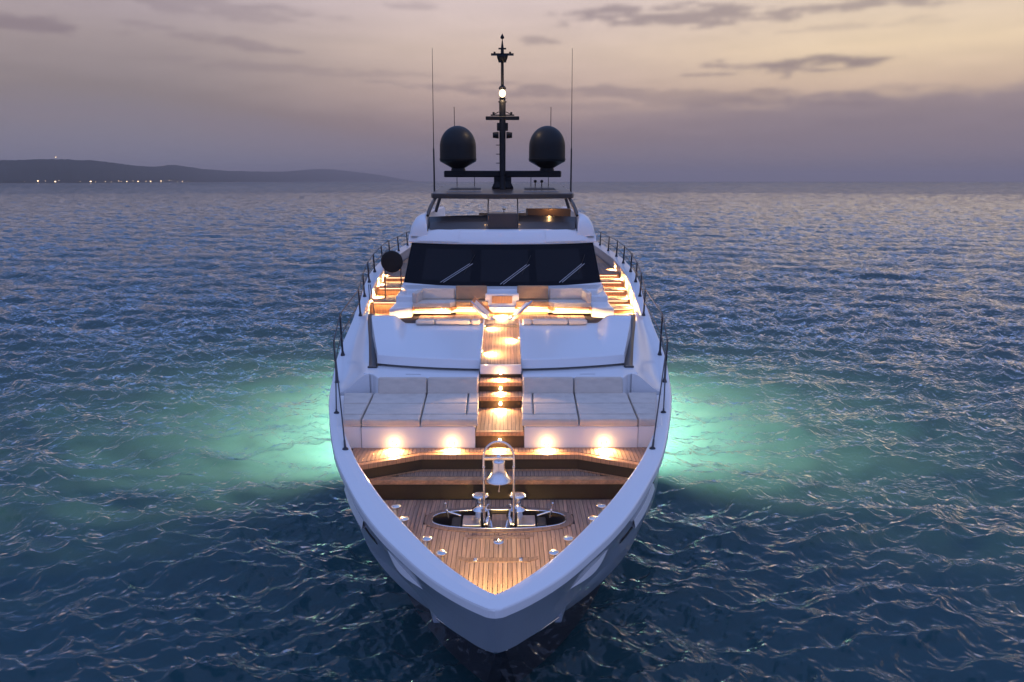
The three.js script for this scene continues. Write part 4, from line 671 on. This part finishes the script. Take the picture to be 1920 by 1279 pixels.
// ------------------------------------------------------------------ far shore
{
  const D = 5200, az = (px) => (px - 947) / 1450;
  const top = pchip([[-900, 306], [-400, 302], [0, 304], [60, 303], [120, 303], [190, 300], [240, 301], [290, 307], [335, 312], [370, 309], [410, 315], [470, 320], [540, 321], [615, 316], [680, 322], [730, 330], [765, 337], [785, 340]]);
  const rows = [[], [], [], [], []], n = 420;
  for (let i = 0; i <= n; i++) {
    const px = lerp(-900, 830, i / n), a = az(px), dist = D * (1 + 2.4 * sstep(150, 800, px) ** 1.3), h = Math.max(0.5, ((340 - top(px)) / 1450) * 0.9 * dist * (1 + 0.0) + 6 * (fbm(px * 0.06, 3, 4) - 0.5) + 11 * (fbm(px * 0.5, 8, 4) - 0.5)) * (1 - sstep(772, 790, px));
    const at = (k, y) => new THREE.Vector3(0.13 + Math.sin(a) * dist * k, y, -Math.cos(a) * dist * k);
    rows[0].push(at(1, -2)); rows[1].push(at(1.01, h * 0.12 + 3)); rows[2].push(at(1.1, h * 0.6 * (0.85 + 0.3 * fbm(px * 0.05, 20, 3)))); rows[3].push(at(1.22, h * 1.22)); rows[4].push(at(1.4, 0));
  }
  const green = tex(256, 256, (u, v) => { const k = 0.7 + 0.6 * fbm(u * 20, v * 20, 5); return [0.17 * k, 0.19 * k, 0.16 * k]; }, true, 0.01, 0.01);
  structure('hills', loft(rows, true), std({ map: green, roughness: 1 }));
  const house = new THREE.Group();
  const wallM = std({ color: rgb(0.3, 0.27, 0.24), roughness: 0.9 }), litM = std({ color: rgb(0.02, 0.02, 0.02), emissive: rgb(1, 0.66, 0.36), emissiveIntensity: 7 });
  part('wall', new THREE.BoxGeometry(9, 5, 7).translate(0, 2.5, 0), wallM, house);
  part('roof', new THREE.CylinderGeometry(0.1, 6.6, 3, 4).rotateY(Math.PI / 4).translate(0, 6.5, 0), M.dark, house);
  part('lit_window', new THREE.BoxGeometry(5.5, 3, 0.3).translate(0, 2.4, 3.6), litM, house);
  const r = rng(12), spots = [];
  for (const px of [50, 58, 80, 108, 118, 122, 155, 170, 182, 192, 202, 231, 247, 253, 268, 276, 285, 291, 299, 308, 317, 326, 336, 348, 356, 363, 369, 376, 383, 389, 474, 660, 676, 702, 748]) spots.push([px + (r() - 0.5) * 7, 338.2 - r() ** 2 * 2.6]);
  for (const [px, py] of [[356, 314], [402, 325], [155, 330], [200, 302], [535, 326], [572, 326], [545, 332]]) spots.push([px, py]);
  for (const [px, py] of spots) {
    const c = house.clone(); c.userData = py > 334 ? { label: 'lit house at the waterline below the dark hills', category: 'house', group: 'lit houses along the shore' } : { label: 'lit house up on the dark hillside', category: 'house', group: 'lit houses on the hill' }; c.name = numbered('lit_house'); const a = az(px), dist = D * (1 + 2.4 * sstep(150, 800, px) ** 1.3) * (py > 334 ? 0.995 : 1.06);
    const y = Math.max(1, ((339.5 - py) / 1450) * dist + (py > 334 ? 1 : 8)); c.position.set(0.13 + Math.sin(a) * dist, y - 2, -Math.cos(a) * dist); c.rotation.y = -a; c.scale.setScalar((0.35 + r() ** 2 * 1.1) * (py < 336 ? 0.8 : 1)); scene.add(c);
  }
}
scene.fog = new THREE.FogExp2(rgb(0.8, 0.64, 0.55), 0.00008);
renderer.render(scene, camera);
